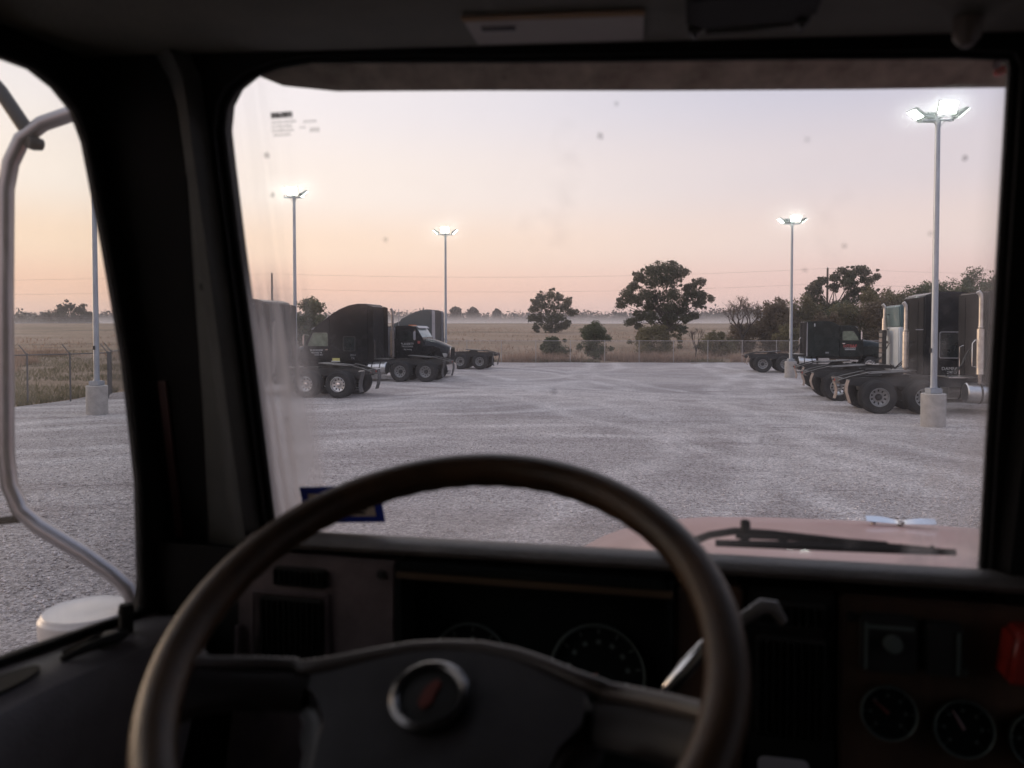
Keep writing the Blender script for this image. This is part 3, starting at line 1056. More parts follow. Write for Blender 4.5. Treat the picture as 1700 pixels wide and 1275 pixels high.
# ------------------------------------------------------------------ fences
def fence(name, label, pts, arms=False, lean=(-1, 0), gm=M_GALVF):
    root = thing(name, label, "fence", (pts[0][0], pts[0][1], 0))
    H = 1.75
    o = Vector((pts[0][0], pts[0][1], 0))
    P = [Vector((a, b, 0)) - o for a, b in pts]
    pm = None
    for p in P:
        if pm is None:
            mb = MB()
            mb.tube([(0, 0, -0.2), (0, 0, H)], 0.03, 8)
            mb.lathe([(0.001, H + 0.05), (0.028, H + 0.03), (0.034, H - 0.01), (0.034, H - 0.05)], n=8)
            if arms:
                mb.tube([(0, 0, H - 0.02), (lean[0] * 0.3, lean[1] * 0.3, H + 0.33)], 0.018, 6)
            ob = mb.build("post", gm, root, p)
            pm = ob.data
        else:
            link("post", pm, root, p)
    mb = MB()
    mb.tube([p + Vector((0, 0, H - 0.02)) for p in P], 0.021, 6)
    mb.build("top_rail", gm, root)
    if arms:
        for k in (0.35, 0.68, 1.0):
            mb = MB()
            mb.tube([p + Vector((lean[0] * 0.3 * k, lean[1] * 0.3 * k, H - 0.02 + 0.35 * k)) for p in P], 0.004, 4)
            mb.build("barbed_wire", gm, root)
    # woven wire: two families of diagonal strands
    vs, fs = [], []
    for a, b in zip(P, P[1:]):
        d = b - a
        ln = d.length
        d.normalize()
        s = 0.075
        k = -H
        while k < ln:
            for sg in (1, -1):
                x0, x1 = (k, k + H) if sg > 0 else (k + H, k)
                z0, z1 = 0.03, H - 0.03
                # clip the strand to the bay
                t0, t1 = 0.0, 1.0
                for lim in (0, ln):
                    den = x1 - x0
                    t = (lim - x0) / den
                    if (lim == 0) == (den > 0):
                        t0 = max(t0, t)
                    else:
                        t1 = min(t1, t)
                if t1 - t0 < 0.01:
                    continue
                pa = a + d * (x0 + (x1 - x0) * t0) + Vector((0, 0, z0 + (z1 - z0) * t0))
                pb = a + d * (x0 + (x1 - x0) * t1) + Vector((0, 0, z0 + (z1 - z0) * t1))
                dr = (pb - pa).normalized()
                n1 = dr.cross(Vector((-d.y, d.x, 0))).normalized() * 0.0022
                n2 = Vector((-d.y, d.x, 0)) * 0.0022
                i = len(vs)
                vs += [pa + n1, pa - n1 * .5 + n2, pa - n1 * .5 - n2, pb + n1, pb - n1 * .5 + n2, pb - n1 * .5 - n2]
                fs += [(i, i + 1, i + 4, i + 3), (i + 1, i + 2, i + 5, i + 4), (i + 2, i, i + 3, i + 5)]
            k += s
    raw("wire_mesh", vs, fs, gm, root, kind="stuff")
    return root


fence("chain_link_fence", "long chain link fence across the far end of the gravel yard", [(-22.6 + 2.72 * i, 61.6 + 0.02 * i) for i in range(26)], gm=M_GALVP)
lf = [(-19.4, 21.5), (-18.55, 24.0), (-17.7, 26.0), (-16.95, 27.35), (-16.1, 28.5), (-15.5, 30.0), (-16.4, 32.0), (-17.2, 35)] + [(-17.2 - 0.20 * i * 2.7, 35 + i * 2.66) for i in range(1, 10)] + [(-22.6, 61.6)]
fence("chain_link_fence", "chain link fence with angled barbed wire arms beyond the side window", lf, True, (-0.86, -0.1))


# ------------------------------------------------------------------ light poles
def floodlight(root, p, yaw, tilt, w=0.46, h=0.34, big=False):
    """p pivot; lens looks along yaw (0 = towards +Y), tilted down by tilt"""
    mt = Matrix.Translation(p) @ Matrix.Rotation(yaw, 4, 'Z') @ Matrix.Rotation(-tilt, 4, 'X')
    mb = MB()
    mb.box(-w / 2, w / 2, -0.03, 0.035, 0.05, 0.05 + h, 0.012, mt)
    for i in range(7):
        x = -w / 2 + w * (i + 0.5) / 7
        mb.box(x - 0.006, x + 0.006, -0.065, -0.028, 0.09, 0.02 + h, 0, mt)
    mb.box(-w * 0.22, w * 0.22, -0.10, -0.03, 0.05, 0.17, 0.01, mt)
    ho = mb.build("floodlight", M_LAMPG, root)
    mb = MB()
    mb.box(-w / 2 + 0.02, w / 2 - 0.02, 0.034, 0.040, 0.07, 0.03 + h, 0, mt)
    mb.build("lens", M_LIT, ho)
    mb = MB()
    for sx_ in (-1, 1):
        mb.box(sx_ * w * 0.5 - 0.006, sx_ * w * 0.5 + 0.006, -0.02, 0.02, -0.02, 0.12, 0, mt)
    mb.box(-w * 0.5, w * 0.5, -0.02, 0.02, -0.03, -0.018, 0, mt)
    mb.build("bracket", M_LAMPG, ho)


def lamp_post(x, y, label, heads, top=8.15, base_h=0.9, base_r=0.31, rz=0.0):
    root = thing("lamp_post", label, "lamp post", (x, y, 0), rz, "floodlight posts around the gravel yard")
    mb = MB()
    mb.lathe([(base_r, -0.2), (base_r, base_h - 0.02), (base_r - 0.02, base_h)], n=28)
    mb.build("concrete_base", M_CONC, root)
    mb = MB()
    mb.box(-0.16, 0.16, -0.16, 0.16, base_h + 0.004, base_h + 0.14, 0.01)
    mb.build("base_plate", M_GALV, root)
    mb = MB()
    mb.lathe([(0.085, base_h + 0.145), (0.082, 3.0), (0.066, top)], n=16)
    mb.lathe([(0.095, base_h + 0.145), (0.092, base_h + 0.20), (0.083, base_h + 0.20), (0.083, base_h + 0.145)], n=16, ring=True)
    mb.build("pole", M_GALV, root)
    mb = MB()
    mb.lathe([(0.072, top - 0.08), (0.072, top + 0.1), (0.05, top + 0.14)], n=14)
    mb.tube([(-0.42, 0, top + 0.16), (-0.42, 0, top + 0.06), (0.42, 0, top + 0.06), (0.42, 0, top + 0.16)], 0.028, 8)
    mb.tube([(0, -0.30, top + 0.10), (0, 0.30, top + 0.10)], 0.028, 8)
    mb.tube([(0.2, 0, top + 0.05), (0.08, -0.06, top - 0.06), (0.03, -0.085, top - 0.12)], 0.008, 5)
    mb.build("crossarm", M_GALV, root)
    mb = MB()
    mb.tube([(-0.3, 0, top + 0.12), (-0.15, -0.03, top + 0.02), (-0.06, -0.05, top - 0.1)], 0.007, 5)
    mb.build("cable", M_HOSE, root)
    mb = MB()
    mb.box(-0.11, -0.085, -0.03, 0.03, 2.0, 2.12)
    mb.build("hand_hole_cover", M_HOSE, root)
    for (dx, dy, yaw, tilt, w) in heads:
        floodlight(root, (dx, dy, top + 0.10), R(yaw), R(tilt), w)
    return root


FOUR = [(-0.42, 0, 96, 54, 0.38), (0.42, 0, -90, 50, 0.42), (0.05, -0.28, 180, 22, 0.50), (-0.10, 0.28, 0, 40, 0.60)]
lamp_post(11.38, 21.1, "tall floodlight post on a concrete base at right, nearest to the windshield", FOUR)
lamp_post(15.1, 42.4, "floodlight post standing at right beside the far pair of truck axles", [(-0.42, 0, 90, 50, 0.42), (0.42, 0, -90, 50, 0.42), (0.05, -0.28, 180, 22, 0.55), (0, 0.28, 0, 40, 0.5)], 8.25)
lamp_post(-9.25, 33.4, "floodlight post on the left between two sleeper trucks", [(0.0, -0.2, 176, 22, 0.50), (0.22, 0.05, -62, 48, 0.5)], 8.15)
lamp_post(-3.9, 46.0, "farthest floodlight post, behind the black day cab truck", [(-0.38, 0, 90, 50, 0.36), (0.38, 0, -90, 50, 0.36), (0, -0.28, 180, 22, 0.5)], 8.1)
lamp_post(-12.8, 24.1, "floodlight post on a concrete base seen through the side window", FOUR, 8.75, rz=R(80))


# ------------------------------------------------------------------ utility poles and wires
def utility_pole(x, y, label, top):
    z0 = terrain_z(x, y)
    root = thing("utility_pole", label, "utility pole", (x, y, z0), 0, "wooden utility poles behind the yard")
    mb = MB()
    mb.lathe([(0.17, -0.3), (0.16, 3), (0.12, top - z0)], n=10)
    mb.build("pole", M_WOODP, root)
    mb = MB()
    mb.lathe([(0.05, 0), (0.07, 0.08), (0.03, 0.16)], (0, 0, top - z0), n=8)
    mb.lathe([(0.05, 0), (0.06, 0.1), (0.03, 0.14)], (0.15, 0, top - z0 - 1.9), n=8)
    mb.build("insulator", M_GREYP, root)


utility_pole(-31.2, 102, "wooden utility pole rising behind the dirt-streaked left truck", 9.9)
utility_pole(41.0, 102, "wooden utility pole in front of the tall separated oak", 10.6)
for k, (zl, zr, sag, lab) in enumerate(((9.85, 10.55, 0.75, "upper power line crossing the sky between the utility poles"), (7.95, 8.6, 0.75, "lower power line crossing the sky between the utility poles"))):
    ptsw = []
    nodes = [(-140, zl - 0.6), (-31.2, zl), (41.0, zr), (113, zr - 0.3)]
    for (xa, za), (xb, zb) in zip(nodes, nodes[1:]):
        for i in range(16):
            t = i / 16
            ptsw.append((xa + (xb - xa) * t, 102 - (0.15 if k else 0), za + (zb - za) * t - sag * 4 * t * (1 - t)))
    mb = MB()
    mb.tube(ptsw, 0.011, 4)
    ob = mb.build("power_line", M_WIRE)
    ob["label"], ob["category"] = lab, "power line"


# ------------------------------------------------------------------ trucks
WH = {}


def wheel_meshes():
    if WH:
        return WH
    RT, W = 0.52, 0.135

    def keep(mb, name, m):
        o = mb.build(name, m)
        me = o.data
        bpy.data.objects.remove(o)
        return me
    mb = MB()      # axle along y, outer face towards +y
    prof = [(0.285, -W + 0.02), (0.33, -W), (0.45, -W - 0.005), (0.50, -W + 0.025), (RT, -W + 0.05)]
    for c in (-0.05, 0.0, 0.05):
        prof += [(RT, c - 0.012), (RT - 0.014, c - 0.009), (RT - 0.014, c + 0.009), (RT, c + 0.012)]
    prof += [(RT, W - 0.05), (0.50, W - 0.025), (0.475, W - 0.004), (0.45, W + 0.002), (0.36, W + 0.004), (0.33, W), (0.285, W - 0.02)]
    mb.lathe(prof, ax=(0, 1, 0), n=44, ring=True)
    for k in range(44):   # shoulder lugs
        an = 2 * math.pi * k / 44
        for sd in (-1, 1):
            mt = Matrix.Rotation(an, 4, 'Y')
            mb.box(-0.014, 0.014, sd * (W - 0.055) - 0.025, sd * (W - 0.055) + 0.025, RT - 0.02, RT + 0.006, 0, mt)
    WH['tyre'] = keep(mb, "tyre", M_TYRE)

    def rim(depth):
        b = MB()
        # dished disc with ten hand holes: the ring between holes is built spoke by spoke
        b.lathe([(0.288, W - 0.022), (0.296, W + 0.004), (0.288, W + 0.008), (0.272, W - 0.015), (0.262, W - 0.06), (0.262, -W + 0.03), (0.288, -W + 0.02)], ax=(0, 1, 0), n=40, ring=True)
        y1, y0 = W - depth * 0.75, W - depth
        n = 10
        for k in range(n):
            a0, a1 = 2 * math.pi * (k - 0.30) / n, 2 * math.pi * (k + 0.30) / n
            sec = []
            for an in (a0, (a0 + a1) / 2, a1):
                sec.append([(math.cos(an) * r, y, math.sin(an) * r) for r, y in ((0.16, y0), (0.268, y1), (0.268, y1 - 0.03), (0.16, y0 - 0.03))])
            b.loft(sec, True, True)
        b.lathe([(0.268, y1 + 0.001), (0.235, y1 - 0.006), (0.235, y1 - 0.03), (0.268, y1 - 0.03)], ax=(0, 1, 0), n=40, ring=True)
        b.lathe([(0.001, y0 + 0.004), (0.165, y0 + 0.004), (0.168, y0 - 0.03), (0.001, y0 - 0.03)], ax=(0, 1, 0), n=30)
        for k in range(10):
            an = 2 * math.pi * k / 10
            b.lathe([(0.014, 0), (0.014, 0.025), (0.006, 0.034)], (math.cos(an) * 0.143, y0 + 0.002, math.sin(an) * 0.143), (0, 1, 0), 6)
        return b
    for nm, m in (('alu', M_ALU), ('grey', M_RIMGREY), ('dark', M_RIMDARK)):
        WH['rim_' + nm] = keep(rim(0.14), "rim", m)
    WH['rim_front'] = keep(rim(0.05), "rim", M_ALU)
    for nm, m, dpt in (('alu', M_CHROME, 0.14), ('grey', M_FRAME, 0.14), ('dark', M_FRAME, 0.14), ('front', M_CHROME, 0.05)):
        b = MB()
        b.lathe([(0.105, W - dpt + 0.004), (0.10, W - dpt + 0.05), (0.075, W - dpt + 0.09), (0.02, W - dpt + 0.10)], ax=(0, 1, 0), n=20)
        WH['hub_' + nm] = keep(b, "hub", m)
    b = MB()
    b.lathe([(0.27, -W + 0.04), (0.27, -W + 0.06)], ax=(0, 1, 0), n=24)
    WH['back'] = keep(b, "brake_drum", M_HOLE)
    return WH


def put_wheel(root, x, y, side, kind):
    w = wheel_meshes()
    o = link("wheel", w['tyre'], root, (x, y, 0.515))
    o.rotation_euler = (0, random.uniform(0, 0.6), 0 if side > 0 else math.pi)
    if kind:
        link("rim", w['rim_' + kind], o)
        link("hub", w['hub_' + kind], o)
        link("brake_drum", w['back'], o)
    return o


def profile_body(mb, poly, half, bev=0.05):
    mb.prism(poly, XZ, -half, half, bev, 3)


def side_panel(mb, poly, side, y, th=0.012, bev=0.0):
    """panel standing proud of a body side at |y|"""
    mb.prism(poly, XZ, side * y, side * (y + th), bev)


def rrect(x0, x1, z0, z1, r, n=4):
    p = []
    for cx, cz, a0 in ((x1 - r, z1 - r, 0), (x0 + r, z1 - r, 90), (x0 + r, z0 + r, 180), (x1 - r, z0 + r, 270)):
        for i in range(n + 1):
            an = R(a0 + 90 * i / n)
            p.append((cx + math.cos(an) * r, cz + math.sin(an) * r))
    return p


def offset_poly(poly, d):
    cx = sum(p[0] for p in poly) / len(poly)
    cz = sum(p[1] for p in poly) / len(poly)
    out = []
    for x, z in poly:
        l = math.hypot(x - cx, z - cz)
        out.append((x + (x - cx) / l * d, z + (z - cz) / l * d))
    return out


def frame_ring(mb, poly, d, side, y, th):
    """flat ring round an opening"""
    o = offset_poly(poly, d)
    n = len(poly)
    a = [[mb.bm.verts.new((x, side * yy, z)) for x, z in pl] for pl, yy in ((poly, y), (poly, y + th), (o, y + th), (o, y))]
    fs = []
    for i in range(n):
        j = (i + 1) % n
        for k in range(4):
            r0, r1 = a[k], a[(k + 1) % 4]
            fs.append(mb.face([r0[i], r0[j], r1[j], r1[i]]))
    bmesh.ops.recalc_face_normals(mb.bm, faces=[q for q in fs if q])


def tractor(label, loc, face, S, group):
    """truck tractor; x forward, origin on the ground between the two drive axles"""
    yaw = R(-10)      # the parking rows run ten degrees off the view
    root = thing("semi_truck", label, "truck", (loc[0] + 0.2, loc[1], 0), yaw if face > 0 else math.pi + yaw, group)
    g = S.get
    xb, xc, xw, xh = S['xb'], S['xc'], S['xw'], S['xh']
    zw, zr = g('zw', 1.85), g('zr', 2.75)
    paint = S['paint']
    rimk = g('rim', 'alu')
    # --- chassis
    for sd in (-1, 1):
        mb = MB()
        mb.prism([(-1.62, 0.92), (-1.62, 1.0), (-1.2, 1.09), (xh - 0.5, 1.09), (xh - 0.5, 0.82), (-1.1, 0.80)], XZ, sd * 0.40, sd * 0.475, 0.008, 1)
        mb.build("frame_rail", M_FRAME, root)
    mb = MB()
    for x in (-1.55, -0.75, 0.0, 0.75, 1.6, xb + 1.5):
        mb.box(x - 0.05, x + 0.05, -0.398, 0.398, 0.86, 1.05)
    mb.build("crossmember", M_FRAME, root)
    for x in (-0.66, 0.66):
        mb = MB()
        mb.tube([(x, -0.9, 0.515), (x, -0.25, 0.515), (x, -0.2, 0.515), (x, 0.2, 0.515), (x, 0.25, 0.515), (x, 0.9, 0.515)], [0.08, 0.09, 0.19, 0.19, 0.09, 0.08], 10)
        for sd in (-1, 1):
            mb.lathe([(0.13, 0), (0.15, 0.05), (0.15, 0.20), (0.11, 0.26)], (x - 0.12, sd * 0.55, 0.62), (0, 0, 1), 10)
        mb.build("axle", M_FRAME, root)
    for x in (-0.66, 0.66):
        for sd in (-1, 1):
            put_wheel(root, x, sd * 1.075, sd, rimk)
            put_wheel(root, x, sd * 0.745, sd, None)
    # --- fifth wheel and ramps
    mb = MB()
    pl = [(-0.72, 0.10), (-0.98, 0.42), (-0.45, 0.52), (0.30, 0.50), (0.42, 0.30), (0.42, -0.30), (0.30, -0.50), (-0.45, -0.52), (-0.98, -0.42), (-0.72, -0.10), (-0.1, -0.06), (-0.1, 0.06)]
    tl = -0.14
    mb.prism(pl, lambda p, q, d: (p + 0.1, q, 1.24 + tl * -p * 0.9 * 0.6 + d), 0.0, 0.035)
    for sd in (-1, 1):
        mb.prism([(-0.25, 1.095), (0.35, 1.095), (0.12, 1.25), (-0.02, 1.25)], XZ, sd * 0.36, sd * 0.40)
    mb.build("fifth_wheel", M_GREASE, root)
    for sd in (-1, 1):
        mb = MB()
        mb.prism([(-0.78, 1.23), (-0.72, 1.27), (-1.35, 1.12), (-1.72, 0.99), (-1.70, 0.94), (-1.32, 1.07)], XZ, sd * 0.37, sd * 0.50, 0.006, 1)
        mb.build("ramp", M_GREASE, root)
        mb = MB()
        mb.prism([(0.45, 1.13), (0.52, 1.15), (1.05, 1.13), (1.45, 1.10), (1.45, 1.095), (0.45, 1.095)], XZ, sd * 0.36, sd * 0.50)
        mb.build("guide_plate", M_GREASE, root)
    # --- mud flaps
    fl = g('flap', M_FLAPB)
    for sd in (-1, 1):
        mb = MB()
        mb.tube([(-1.45, sd * 0.48, 0.98), (-1.50, sd * 0.62, 1.02), (-1.52, sd * 1.20, 1.03)], 0.022, 6)
        mb.build("flap_hanger", M_ALU if g('shiny_tail') else M_FRAME, root)
        mb = MB()
        secs = []
        for k in range(5):
            z = 1.02 - 0.80 * k / 4 * g('flaplen', 1.0)
            bx = -1.52 - 0.06 * math.sin(k * 1.1 + sd + xb * 3)
            secs.append([(bx - 0.012, sd * 0.72, z), (bx - 0.012 - 0.015, sd * 0.92, z), (bx - 0.012, sd * 1.12, z), (bx, sd * 1.12, z), (bx - 0.012, sd * 0.92, z), (bx, sd * 0.72, z)])
        mb.loft(secs)
        mb.build("mud_flap", fl, root)
        mb = MB()
        mb.lathe([(0.05, 0), (0.055, 0.02), (0.03, 0.035)], (-1.635, sd * 0.30, 0.96), (-1, 0, 0), 12)
        mb.build("tail_light", M_REDL, root)
    mb = MB()
    mb.box(-1.66, -1.62, -0.46, 0.46, 0.88, 1.02, 0.01)
    mb.build("tail_plate", M_FRAME, root)
    # --- tanks and steps
    for sd in (-1, 1):
        mb = MB()
        x0 = g('tank', xb + 0.1)
        L_ = g('tanklen', 1.45)
        r_ = 0.32
        mb.lathe([(0.001, -0.01), (r_ - 0.03, 0.0), (r_, 0.03), (r_, L_ - 0.03), (r_ - 0.03, L_), (0.001, L_ + 0.01)], (x0, sd * 0.84, 0.66), (1, 0, 0), 28)
        t_ = mb.build("fuel_tank", g('tankmat', M_ALU), root)
        for q in (0.28, 0.72):
            mb = MB()
            mb.lathe([(r_ + 0.002, 0), (r_ + 0.010, 0.002), (r_ + 0.010, 0.06), (r_ + 0.002, 0.062)], (x0 + L_ * q, sd * 0.84, 0.66), (1, 0, 0), 28, True)
            mb.build("strap", M_FRAME, t_)
        mb = MB()
        mb.box(x0 + L_ + 0.12, x0 + L_ + 0.75, sd * 0.55, sd * 1.08, 0.42, 0.90, 0.02)
        mb.build("battery_box", g('boxmat', M_ALU), root)
    # --- sleeper
    roofS = g('sleeper')
    hs = g('half', 1.12)
    if roofS:
        poly = [(xb, 0.98)] + roofS + [(xc, 0.98)]
        mb = MB()
        profile_body(mb, poly, hs)
        sl_ = mb.build("sleeper", paint, root, ang=40)
        mb = MB()
        zt_ = roofS[0][1]
        mb.prism([(p_, q_) for p_, q_ in rrect(-hs + 0.05, hs - 0.05, 1.02, zt_ - 0.06, 0.08)], YZ, xb - 0.014, xb + 0.02, 0.004)
        for yy in (-0.55, 0.55):
            mb.box(xb - 0.03, xb - 0.010, yy - 0.02, yy + 0.02, 1.1, zt_ - 0.15)
        mb.box(xb - 0.025, xb - 0.010, -0.9, 0.9, 2.40, 2.44)
        mb.build("rear_wall", M_MATTE, root)
        for sd in (-1, 1):
            if g('swin'):
                wx0, wx1, wz0, wz1 = S['swin']
                rr = rrect(wx0, wx1, wz0, wz1, 0.06)
                mb = MB()
                side_panel(mb, rr, sd, hs - 0.004, 0.012)
                wo = mb.build("window", M_GLASSD, sl_)
                mb = MB()
                frame_ring(mb, rr, 0.035, sd, hs - 0.002, 0.020)
                mb.build("window_frame", M_FRAME if g('swin_dark') else M_GREYP, sl_)
            # body crease and lower skirt
            if g('crease'):
                mb = MB()
                mb.box(xb + 0.05, xc - 0.02, sd * (hs - 0.003), sd * (hs + 0.007), S['crease'], S['crease'] + 0.02)
                mb.build("trim_strip", paint if not g('crease_mat') else S['crease_mat'], sl_)
            mb = MB()
            side_panel(mb, rrect(xc - 0.85, xc - 0.15, 1.08, 1.50, 0.04), sd, hs - 0.004, 0.010, 0.003)
            mb.build("luggage_door", paint, sl_)
            if g('skirt'):
                mb = MB()
                side_panel(mb, [(xb + 0.15, 0.42), (xb + 0.1, 0.96), (xw - 0.2, 0.96), (xw - 0.2, 0.42)], sd, hs - 0.05, 0.03, 0.008)
                mb.build("side_skirt", paint, root)
    hc = g('halfc', 1.04)
    # --- cab
    poly = [(xc + 0.004, 0.98), (xc + 0.004, zr)] + g('cabroof', [(xw - 0.80, zr), (xw - 0.62, zr - 0.04)]) + [(xw, zw), (xw + 0.04, zw - 0.25), (xw + 0.04, 0.98)]
    mb = MB()
    profile_body(mb, poly, hc, 0.045)
    cabo = mb.build("cab", g('cabpaint', paint), root, ang=40)
    wsx, wsz = poly[-4] if False else (g('cabroof', [(0, 0), (xw - 0.62, zr - 0.04)])[-1])
    # windshield pane on the raked face
    d = Vector((xw - wsx, 0, zw - wsz))
    n_ = Vector((-d.z, 0, d.x)).normalized()
    mb = MB()
    a_ = Vector((wsx, 0, wsz)) + d * 0.07
    b_ = Vector((wsx, 0, wsz)) + d * 0.93
    o1, o2 = n_ * -0.01, n_ * 0.006
    if n_.x < 0:
        o1, o2 = n_ * 0.01, n_ * -0.006
    secs = []
    for off in (o1, o2):
        secs.append([a_ + off + Vector((0, -hc + 0.10, 0)), a_ + off + Vector((0, hc - 0.10, 0)), b_ + off + Vector((0, hc - 0.06, 0)), b_ + off + Vector((0, -hc + 0.06, 0))])
    mb.loft(secs)
    mb.build("windshield", g('wsglass', M_GLASSW), root)
    # visor over the windshield
    mb = MB()
    mb.prism([(wsx - 0.10, wsz + 0.045), (wsx + 0.06, wsz + 0.03), (wsx + 0.20, wsz - 0.08), (wsx + 0.19, wsz - 0.095), (wsx + 0.05, wsz + 0.005)], XZ, -hc + 0.06, hc - 0.06)
    mb.build("sun_visor", g('visormat', paint), root)
    # doors
    dx0, dx1 = g('door', (xw - 1.25, xw - 0.20))
    dz1 = g('doortop', zr - 0.15)
    wz = g('wz', (zw + 0.02, dz1 - 0.10))
    for sd in (-1, 1):
        mb = MB()
        side_panel(mb, [(dx0, 1.0), (dx0, dz1), (dx1 - 0.38, dz1), (dx1 + 0.02, zw - 0.02), (dx1 + 0.05, 1.35), (dx1 - 0.1, 1.0)], sd, hc - 0.004, 0.016, 0.006)
        do = mb.build("door", g('cabpaint', paint), root)
        win = [(dx0 + 0.10, wz[0]), (dx1 - 0.10, wz[0]), (dx1 - 0.16, wz[0] + 0.18), (dx1 - 0.40, wz[1]), (dx0 + 0.16, wz[1]), (dx0 + 0.10, wz[1] - 0.06)]
        mb = MB()
        side_panel(mb, win, sd, hc + 0.008, 0.008)
        mb.build("window", g('sideglass', M_GLASSG), do)
        mb = MB()
        frame_ring(mb, win, 0.022, sd, hc + 0.010, 0.012)
        mb.build("window_frame", M_FRAME, do)
        mb = MB()
        mb.box(dx0 + 0.08, dx0 + 0.24, sd * (hc + 0.012), sd * (hc + 0.04), wz[0] - 0.22, wz[0] - 0.17, 0.006)
        mb.build("handle", M_CHROME, do)
        # mirror on its arm
        mb = MB()
        mx_ = dx1 - 0.12
        mb.tube([(mx_ - 0.02, sd * (hc + 0.01), wz[0] + 0.55), (mx_ + 0.12, sd * (hc + 0.26), wz[0] + 0.58), (mx_ + 0.12, sd * (hc + 0.28), wz[0] + 0.02), (mx_, sd * (hc + 0.01), wz[0] - 0.05)], 0.014, 6)
        mo = mb.build("mirror_arm", M_CHROME, root)
        mb = MB()
        mb.box(mx_ + 0.06, mx_ + 0.14, sd * (hc + 0.16), sd * (hc + 0.38), wz[0] + 0.06, wz[0] + 0.52, 0.02)
        mb.build("mirror", g('mirror', M_CHROME), mo)
        # steps
        mb = MB()
        mb.box(dx0 + 0.2, dx1 - 0.1, sd * 0.62, sd * 1.04, 0.70, 0.80, 0.015)
        mb.box(dx0 + 0.25, dx1 - 0.15, sd * 0.66, sd * 1.06, 0.42, 0.47, 0.01)
        mb.build("step", M_ALU, root)
        # hood sides' fender and front wheel
        xa = g('axle', xh - 0.95)
        put_wheel(root, xa, sd * 1.0, sd, 'front')
        arch = []
        for k in range(9):
            an = R(12 + 156 * k / 8)
            arch.append((xa + math.cos(an) * 0.60, 0.515 + math.sin(an) * 0.60))
        hz = zw - 0.42
        poly = [(min(xh - 0.06, xa + 0.78), 0.62), (min(xh - 0.02, xa + 0.86), 0.95), (xa + 0.55, hz - 0.10), (xa + 0.1, hz), (xa - 0.4, hz - 0.02), (xw + 0.02, hz - 0.12), (xw + 0.02, 0.72)] + arch[::-1]
        mb = MB()
        mb.prism(poly, XZ, sd * 0.70, sd * 1.14, 0.03, 2)
        mb.build("fender", paint, root)
        mb = MB()
        mb.box(xh - 0.30, xh - 0.06, sd * 0.72, sd * 1.06, hz - 0.62, hz - 0.40, 0.04)
        mb.build("headlight", M_LENS, root)
    # --- hood, grille, bumper
    zf = g('zf', zw - 0.22)
    secs = []
    for k in range(7):
        t = k / 6
        x = xw + 0.05 + (xh - xw - 0.05) * t
        wd = 0.92 - 0.22 * t
        zt = zw - 0.03 + (zf - zw) * (t ** 1.5)
        zb = 0.95 - 0.1 * t
        prof = []
        for an in (0, 8, 25, 50, 72, 90, 108, 130, 155, 172, 180):
            c, s = math.cos(R(an)), math.sin(R(an))
            prof.append((x, wd * math.copysign(abs(c) ** 0.42, c), zb + (zt - zb) * (s ** 0.5 if s > 0 else 0)))
        secs.append(prof)
    mb = MB()
    mb.loft(secs)
    mb.build("hood", paint, root, ang=50)
    mb = MB()
    mb.prism(rrect(-0.46, 0.46, 0.74, zf - 0.06, 0.08), YZ, xh + 0.002, xh + 0.05, 0.01)
    go = mb.build("grille", M_CHROME, root)
    mb = MB()
    for k in range(11):
        y = -0.38 + 0.076 * k
        mb.box(xh + 0.052, xh + 0.066, y - 0.014, y + 0.014, 0.80, zf - 0.12)
    mb.build("grille_bars", M_HOLE, go)["kind"] = "stuff"
    mb = MB()
    mb.prism([(0, 0), (0.16, 0.02), (0.16, 0.34), (0.0, 0.36)], lambda p, q, dd: (xh - 0.02 + p - abs(dd) ** 3 * 0.10, dd, 0.38 + q), -1.15, 1.15, 0.02)
    mb.build("bumper", g('bumper', M_CHROME), root)
    # --- roof lamps
    if g('roof_lights'):
        for k in range(5):
            mb = MB()
            yy = -0.5 + 0.25 * k
            mb.box(xw - 0.95, xw - 0.80, yy - 0.05, yy + 0.05, zr - 0.01, zr + 0.06, 0.015)
            mb.build("marker_light", M_AMBER, root)
    if g('fairing'):
        mb = MB()
        pf = S['fairing']
        mb.prism(pf, XZ, -hc + 0.05, hc - 0.05, 0.05, 3)
        mb.build("roof_fairing", g('fairmat', paint), root, ang=40)
    # --- stacks
    for (sx_, sd, z0, z1, m_, guard) in g('stacks', []):
        mb = MB()
        mb.tube([(sx_, sd, z0), (sx_, sd, z0 + (z1 - z0) * 0.55)], 0.11, 16)
        so = mb.build("exhaust_muffler", m_, root)
        mb = MB()
        top = [(sx_, sd, z0 + (z1 - z0) * 0.553), (sx_, sd, z1 - 0.22), (sx_ - 0.02, sd, z1 - 0.10), (sx_ - 0.10, sd, z1)]
        mb.tube(top, 0.068, 14)
        mb.lathe([(0.075, 0), (0.082, 0.01), (0.082, 0.05), (0.075, 0.06)], (sx_, sd, z0 + (z1 - z0) * 0.56), (0, 0, 1), 14, True)
        mb.build("exhaust_pipe", M_STACK if m_ is not M_STACKDARK else M_STACKDARK, root)
        mb = MB()
        mb.tube([(sx_ + 0.0, sd, z0 - 0.002), (sx_, sd, z0 - 0.25), (sx_ + 0.3, sd * 0.8, z0 - 0.35)], 0.06, 10)
        mb.build("exhaust_elbow", M_STACKDARK, root)
        mb = MB()
        for zz_ in (z0 + 0.25, z0 + 0.9):
            mb.box(sx_ - 0.02, sx_ + 0.30, sd * 0.995 - 0.02, sd * 0.995 + 0.02, zz_, zz_ + 0.04)
        mb.build("stack_bracket", M_FRAME, so)
